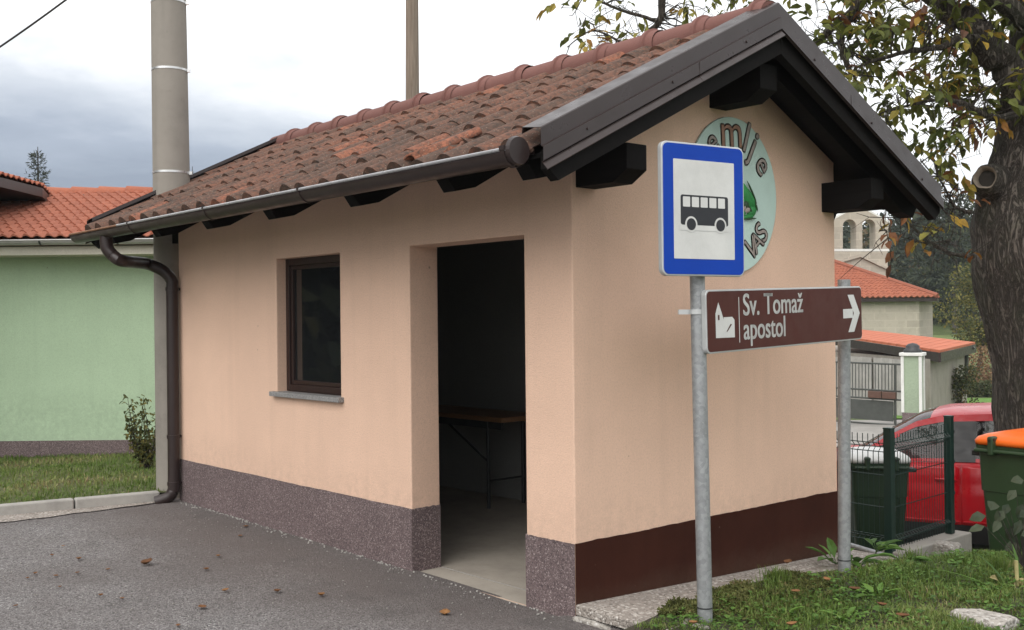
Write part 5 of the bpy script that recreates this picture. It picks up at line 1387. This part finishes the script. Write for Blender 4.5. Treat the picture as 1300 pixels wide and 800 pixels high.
# shed
cA, cB, cC, cE = P(1193, 447, 27.5), P(1238, 436.5, 32.5), P(1085, 419, 41), P(1050, 426, 34.5)
sd_ = thing('shed', (cA.x, cA.y, -1.4), 'low rendered shed with a sloping red sheet roof behind the gate', 'shed')
rn = (cB-cA).cross(cE-cA).normalized(); rn = rn if rn.z > 0 else -rn
mb = MB(); nb = 15
for k in range(nb):
    a, b = k/nb, (k+.93)/nb
    mb.prism([cA.lerp(cE, a), cA.lerp(cE, b), cB.lerp(cC, b), cB.lerp(cC, a)], rn*.05)
mb.prism([cA, cE, cC, cB], -rn*.015)
rf = mb.build('roof', 'red_roof_sheet', sd_)
mb = MB()
for a, b in ((cA, cE), (cA, cB)):
    out = (b-a).cross(V((0,0,1))).normalized(); mb.prism([a - V((0,0,.02)), b - V((0,0,.02)), b - V((0,0,.26)), a - V((0,0,.26))], out*.03*(1 if out.dot(FH) < 0 else -1))
sub(mb, 'fascia', 'gutter_metal', rf)
ww0 = P(1181, 455, 27.9); wwL = P(1050, 432, 34.8); wwR = P(1227, 444, 32.3)
mb = MB(); mb.prism([V((p.x, p.y, -1.9)) for p in (ww0, wwR, P(1190, 430, 40), P(1050, 430, 40.5), wwL)], V((0,0,1.9+ww0.z-.02))); mb.build('wall', 'shed_render', sd_)
mb = MB(); dl = (wwL-ww0); dl.z = 0; ll = dl.length; dl.normalize(); nl = V((-dl.y, dl.x, 0)); nl = nl if nl.dot(FH) < 0 else -nl
k = .35
while k < ll-.5:
    w_ = rnd(.5, .95); a = ww0 + dl*k; b = ww0 + dl*(k+w_); o = nl*rnd(.03, .07)
    zt_ = ww0.z - .12 + rnd(-.12, .05); mb.prism([V((a.x,a.y,-1.5))+o, V((b.x,b.y,-1.5))+o, V((b.x,b.y,zt_))+o, V((a.x,a.y,zt_))+o], nl*.015); k += w_ + rnd(.01, .09)
mb.build('cladding_sheets', 'corrugated', sd_)
mb = MB(); c = P(1229, 445, 32.0); mb.tube([P(1237, 441, 31.9), c, P(1227.5, 452, 32), P(1226.5, 500, 32)], .05, 8); mb.build('downpipe', 'gate_steel', sd_, smooth=True)
# church
DC = 48
chx = thing('church', PX(1110, DC, -2), 'small pale stone church with a hipped tiled roof and a twin arched bell gable', 'church')
def vz(p, z): return V((p.x, p.y, z))
k0, k1, k2 = PX(960, DC), PX(1167, DC), PX(1184, DC+3.4); k3 = PX(960, DC+9); zt = P(1100, 377, DC).z
mb = MB(); mb.prism([vz(p, -2.6) for p in (k0, k1, k2, PX(1170, DC+8), k3)], V((0,0,2.6+zt))); o = mb.build('wall', 'church_stone', chx, loc=None)
El, Ec, Eb, Ap = P(950, 366, DC-.4), P(1190, 377.5, DC-.3), P(1192, 375, DC+4.4), P(1010, 318, DC+5); El.z = Ec.z; Eb.z = Ec.z
mb = MB(); Ap0 = Ap - RH*3
tile_patch(mb, El, Ec, Ap0, Ap, 34, 20, .07, .03, .03, k=6, jit=.3, over=1.1, tintfn=lambda i, j: min(1, max(0, .6 + rnd(-.3, .3))))
tile_patch(mb, Ec, Eb, Ap, Ap + FH*.3, 22, 20, .07, .03, .03, k=6, jit=.3, over=1.1, tintfn=lambda i, j: min(1, max(0, .6 + rnd(-.3, .3))))
rf = mb.build('roof', 'new_tile', chx, smooth=True)
mb = MB(); mb.tube([Ec + (Ap-Ec)*s + V((0,0,.06)) for s in [k/10 for k in range(11)]], .13, 8); sub(mb, 'hip_tiles', 'new_tile', rf, smooth=True)
mb = MB(); mb.prism([p - V((0,0,.03)) for p in (El, Ec, Eb, Eb - RH*9)], V((0,0,-.14))); sub(mb, 'eave_board', 'brown_metal', rf)
DG = 53; 
def G_(px, py): p = P(px, py, DG); return p
mb = MB(); sp = []
def arc(cx, r, y0): return [(cx - r*cos(pi*k/12), y0 - r*sin(pi*k/12)) for k in range(13)]
outl = [(1052, 316), (1070, 316)] + arc(1078.5, 8.5, 287) + [(1087, 316), (1095, 316)] + arc(1103, 8.5, 287) + [(1111.5, 316), (1128, 316), (1128, 283), (1122, 279), (1090, 262), (1058, 279), (1052, 283)]
mb.prism([G_(*q_) for q_ in outl], CF*.9)
bg = mb.build('bell_gable', 'church_stone', chx)
mb = MB(); mb.prism([G_(1050, 316.1), G_(1130, 316.1), G_(1130, 319), G_(1050, 319)], CF*1.0 ); 
for a, b in (((1130, 281), (1090, 259)), ((1090, 259), (1050, 281))): 
    p, q_ = G_(*a), G_(*b); mb.prism([p, q_, q_ + V((0,0,-.10)), p + V((0,0,-.10))], CF*1.05 )
for x0_ in (1068.5, 1093, 1113): 
    pass
sub(mb, 'cornice', 'pillar_white', bg)['label'] = 'pale stone cornice and coping of the bell gable'
mb = MB(); mb.prism([G_(1054, 319.2), G_(1127, 319.2), G_(1127, 420), G_(1054, 420)], CF*.88); mb.build('gable_wall', 'church_stone', chx)
mb = MB(); mb.prism([G_(1050, 334), G_(1092, 322), G_(1129, 340), G_(1129, 344), G_(1092, 326.5), G_(1050, 338)], -CF*.12); sub(mb, 'string_course', 'church_stone', bg)

# ------------------------------------------------------------------ planting in the distance
def leafy(name, base, h, rx, label, cat, mat, n, size, trunk=True, low=.2, tr=(0, 1), group=None, bark='grey_bark', flat=1.0):
    t = thing(name, base, label, cat, group); base = V(base)
    mb = MB(); mb.tube([base - V((0,0,.1)), base + V((rx*.05, 0, h*.4)), base + V((0,0,h*.8))], [h*.022+.01, h*.016+.008, .01], 7)
    cs_ = [(base + V((rnd(-.5,.5)*rx, rnd(-.5,.5)*rx, h*rnd(low+.1, .92))), rnd(.22, .45)*rx) for _ in range(16)]
    for c, r in cs_: mb.tube([base + V((0,0,h*.25)), base.lerp(c, .6) + V((0,0,h*.08)), c], [h*.008+.004, h*.005+.003, .004], 4, caps=False)
    mb.build('trunk' if trunk else 'stems', bark, t); mb = MB()
    for k in range(n):
        c, r = random.choice(cs_); d = rvec(); p = c + V((d.x, d.y, d.z*.75*flat))*r*rnd(.5, 1.15); p.z = max(p.z, base.z + .03); mb.ct = min(1, max(.01, rnd(*tr) + .25*mnoise.noise(p*.9)))
        mb.leaf(p, d + rvec()*.8, rvec() + V((0,0,1)), size*rnd(.7, 1.3), size*rnd(.5, .8), .15)
    mb.build('crown', mat, t); return t
def GD(px, D): p = PX(px, D); return V((p.x, p.y, gz(p.x, p.y)))
leafy('yellow_green_tree', GD(1243, 58), 5.6, 2.9, 'bushy yellow green tree just left of the walnut trunk, beyond the shed', 'tree', 'yellow_bush_leaf', 5200, .17, low=.1)
leafy('brown_bush', GD(1232, 49), 2.0, 1.7, 'reddish brown autumn bush behind the low hedge', 'bush', 'brown_bush_leaf', 1500, .12, False, .0)
leafy('brown_bush', GD(1262, 50), 1.8, 1.6, 'reddish brown autumn bush partly hidden by the walnut trunk', 'bush', 'brown_bush_leaf', 1200, .12, False, .0)
leafy('shed_shrub', GD(1217, 30.5), 1.35, .75, 'dark leafy shrub at the right wall of the shed', 'shrub', 'shrub_leaf', 1500, .08, False, .0)
mb = MB(); ha, hbb = GD(1195, 46), GD(1300, 46)
for k in range(2600):
    p = ha.lerp(hbb, random.random()) + FH*rnd(-.35, .35); p.z = gz(p.x, p.y) + rnd(0, .62); mb.ct = rnd(0, .8); mb.leaf(p, rvec(), rvec(), rnd(.08, .16), rnd(.05, .1), .1)
tag(mb.build('hedge', 'shrub_leaf', None, loc=ha), 'low clipped hedge at the far edge of the bright lawn', 'hedge')
def pine(base, h, r, label):
    t = thing('pine_tree', base, label, 'tree'); base = V(base); mb = MB(); mb.tube([base, base + V((.1,0,h*.5)), base + V((0,0,h))], [.20, .15, .04], 7); mb.build('trunk', 'grey_bark', t); mb = MB()
    for k in range(13):
        z = h*(.38 + .60*k/13); a = rnd(0, 6.3); rr = r*rnd(.5, 1)*(1 - .5*max(0, k-6)/7); c = base + V((cos(a)*rr*.6, sin(a)*rr*.6, z))
        for i in range(230):
            d = rvec(); mb.ct = min(1, max(0, rnd(0, .85))); mb.leaf(c + V((d.x*rr*.8, d.y*rr*.8, d.z*.55)), d + V((0,0,.3)), rvec(), rnd(.25, .5), rnd(.1, .2), .1)
    mb.build('crown', 'forest_leaf', t)
pine(GD(1212, 80), 10.5, 2.6, 'tall pine with bare lower trunk at the wood edge, right of the church eave')
pine(GD(1165, 92), 12.5, 3.0, 'dark pine standing at the edge of the wood behind the church corner')
def wood(name, spots, hrange, nclump, size, spruces=.4):
    mb = MB()
    for p in spots:
        h = rnd(*hrange); r = h*rnd(.20, .34); con = random.random() < spruces; tone = rnd(.05, .75) if random.random() < .88 else rnd(.75, 1)
        for k in range(nclump):
            if con:
                s = random.random()**.8; a = rnd(0, 6.3); rr = r*.8*(1-s)*rnd(.6, 1.05) + .15; q_ = p + V((cos(a)*rr, sin(a)*rr, h*(.08 + .92*s))); d = V((cos(a), sin(a), -.25))
            else:
                d = rvec(); q_ = p + V((d.x*r, d.y*r, h*.58 + d.z*h*.42)) * 1; 
                q_ = p + V((d.x*r, d.y*r, h*.55 + d.z*h*.42)) + rvec()*r*.35
            mb.ct = min(.99, max(.01, tone + rnd(-.22, .22))); mb.leaf(q_, d + rvec()*.7, rvec() + V((0,0,.8)), size*rnd(.7, 1.5), size*rnd(.4, .8), .12)
    return struct(mb.build(name, 'forest_leaf', None), 'stuff')
random.seed(5); spots = []
while len(spots) < 430:
    D = 84*(2.9**random.random()); X = D*rnd(.10, .66); p = WP(D, X); spots.append(V((p.x, p.y, gz(p.x, p.y)-.3)))
wood('wooded_hillside', spots, (5.5, 10.5), 220, .55)
spots = []
while len(spots) < 150:          # trees across the road: what the shelter window mirrors
    a = atan2(-4, -7) + rnd(-.50, .75); r = rnd(20, 60); p = V((-2.7 + r*cos(a), r*sin(a), 0)); D_, X_ = DX(p)
    if D_ > -8 and X_ > -.85*(D_+8): continue
    spots.append(V((p.x, p.y, gz(p.x, p.y) - .2)))
wood('roadside_wood', spots, (7, 14), 170, .9, .3)

# ------------------------------------------------------------------ thin autumn haze
hm = bpy.data.materials.new('haze_air'); hm.use_nodes = True; hn = hm.node_tree; hn.nodes.remove(hn.nodes['Principled BSDF'])
pv = hn.nodes.new('ShaderNodeVolumePrincipled'); pv.inputs['Color'].default_value = (.86, .90, .95, 1); pv.inputs['Density'].default_value = .00045; pv.inputs['Anisotropy'].default_value = 0
hn.links.new(pv.outputs[0], hn.nodes['Material Output'].inputs['Volume']); MATS['haze_air'] = hm
mb = MB(); mb.box((CAM.x-440, CAM.y-440, -6), (CAM.x+440, CAM.y+440, 27)); struct(mb.build('haze', 'haze_air', None), 'stuff')

# ------------------------------------------------------------------ world and sun
w = bpy.data.worlds.new('World'); sc.world = w; w.use_nodes = True; nt = w.node_tree; t = NT(nt); bgn = nt.nodes['Background']
SUN_EL, SUN_AZ = R(46), atan2(-.92, .34)         # behind the camera
sky = t.n('ShaderNodeTexSky', sky_type='NISHITA'); sky.sun_disc = False; sky.sun_elevation = SUN_EL; sky.sun_rotation = pi/2 - SUN_AZ
d = t.co('Generated'); z = t.sep(d, 2)
# layered cloud deck seen at a finite height: stretch by 1/(z+.15)
zz = t.math('ADD', t.math('MAXIMUM', z, 0), .16)
dv = t.n('ShaderNodeVectorMath', operation='DIVIDE'); cmb = t.n('ShaderNodeCombineXYZ')
for i in range(3): t.L.new(zz, cmb.inputs[i])
t.L.new(d, dv.inputs[0]); t.L.new(cmb.outputs[0], dv.inputs[1])
n1 = t.noise(.8, 7, .55, t.map((1, 1, .5), dv.outputs[0], loc=(2.3, .7, 0)), dist=.4); n2 = t.noise(2.6, 6, .6, t.map((1, 1, .6), dv.outputs[0], loc=(.4, 3, 0)))
# heavier bank low to the left (west) of the view
lx = -RH*.43 + FH*.90
dt = t.n('ShaderNodeVectorMath', operation='DOT_PRODUCT'); t.L.new(d, dt.inputs[0]); dt.inputs[1].default_value = lx
bank = t.math('MULTIPLY', t.ramp(dt.outputs['Value'], [(.88, 0), (.985, 1)]), t.ramp(z, [(.11, 1), (.29, 0)]))
low = t.ramp(z, [(.06, 1), (.17, 0)])
cl = t.math('ADD', t.math('ADD', t.math('MULTIPLY', n1, .70), t.math('MULTIPLY', n2, .30)), .22)
cl = t.math('SUBTRACT', cl, t.math('MULTIPLY', bank, .60)); cl = t.math('SUBTRACT', cl, t.math('MULTIPLY', low, .16))
cc = t.ramp(cl, [(.10, (.20, .23, .29)), (.30, (.30, .335, .40)), (.46, (.50, .53, .575)), (.58, (.72, .735, .755)), (.72, (1.0, 1.0, 1.0)), (.85, (1.12, 1.12, 1.11))])
skc = t.n('ShaderNodeVectorMath', operation='SCALE'); t.L.new(sky.outputs[0], skc.inputs[0]); skc.inputs['Scale'].default_value = .10
mixc = t.mix(.90, skc.outputs[0], cc)
up = t.n('ShaderNodeVectorMath', operation='SCALE'); t.L.new(mixc, up.inputs[0]); t.L.new(t.ramp(z, [(.25, 1.0), (1, 1.0)]), up.inputs['Scale'])
t.L.new(up.outputs[0], bgn.inputs['Color']); bgn.inputs['Strength'].default_value = 1.1
sl = bpy.data.lights.new('sun', 'SUN'); sl.energy = 1.5; sl.angle = R(60); sl.color = (1, .965, .92); so = bpy.data.objects.new('sun', sl); col.objects.link(so)
sv = V((cos(SUN_EL)*cos(SUN_AZ), cos(SUN_EL)*sin(SUN_AZ), sin(SUN_EL))); so.rotation_euler = sv.to_track_quat('Z', 'Y').to_euler(); so.location = (0, -10, 20)
vs = sc.view_settings; vs.view_transform = 'Standard'; vs.look = 'None'; vs.gamma = 1; vs.exposure = .50; vs.use_curve_mapping = False
sc.render.engine = 'CYCLES'; sc.cycles.max_bounces = 8; sc.cycles.transparent_max_bounces = 12
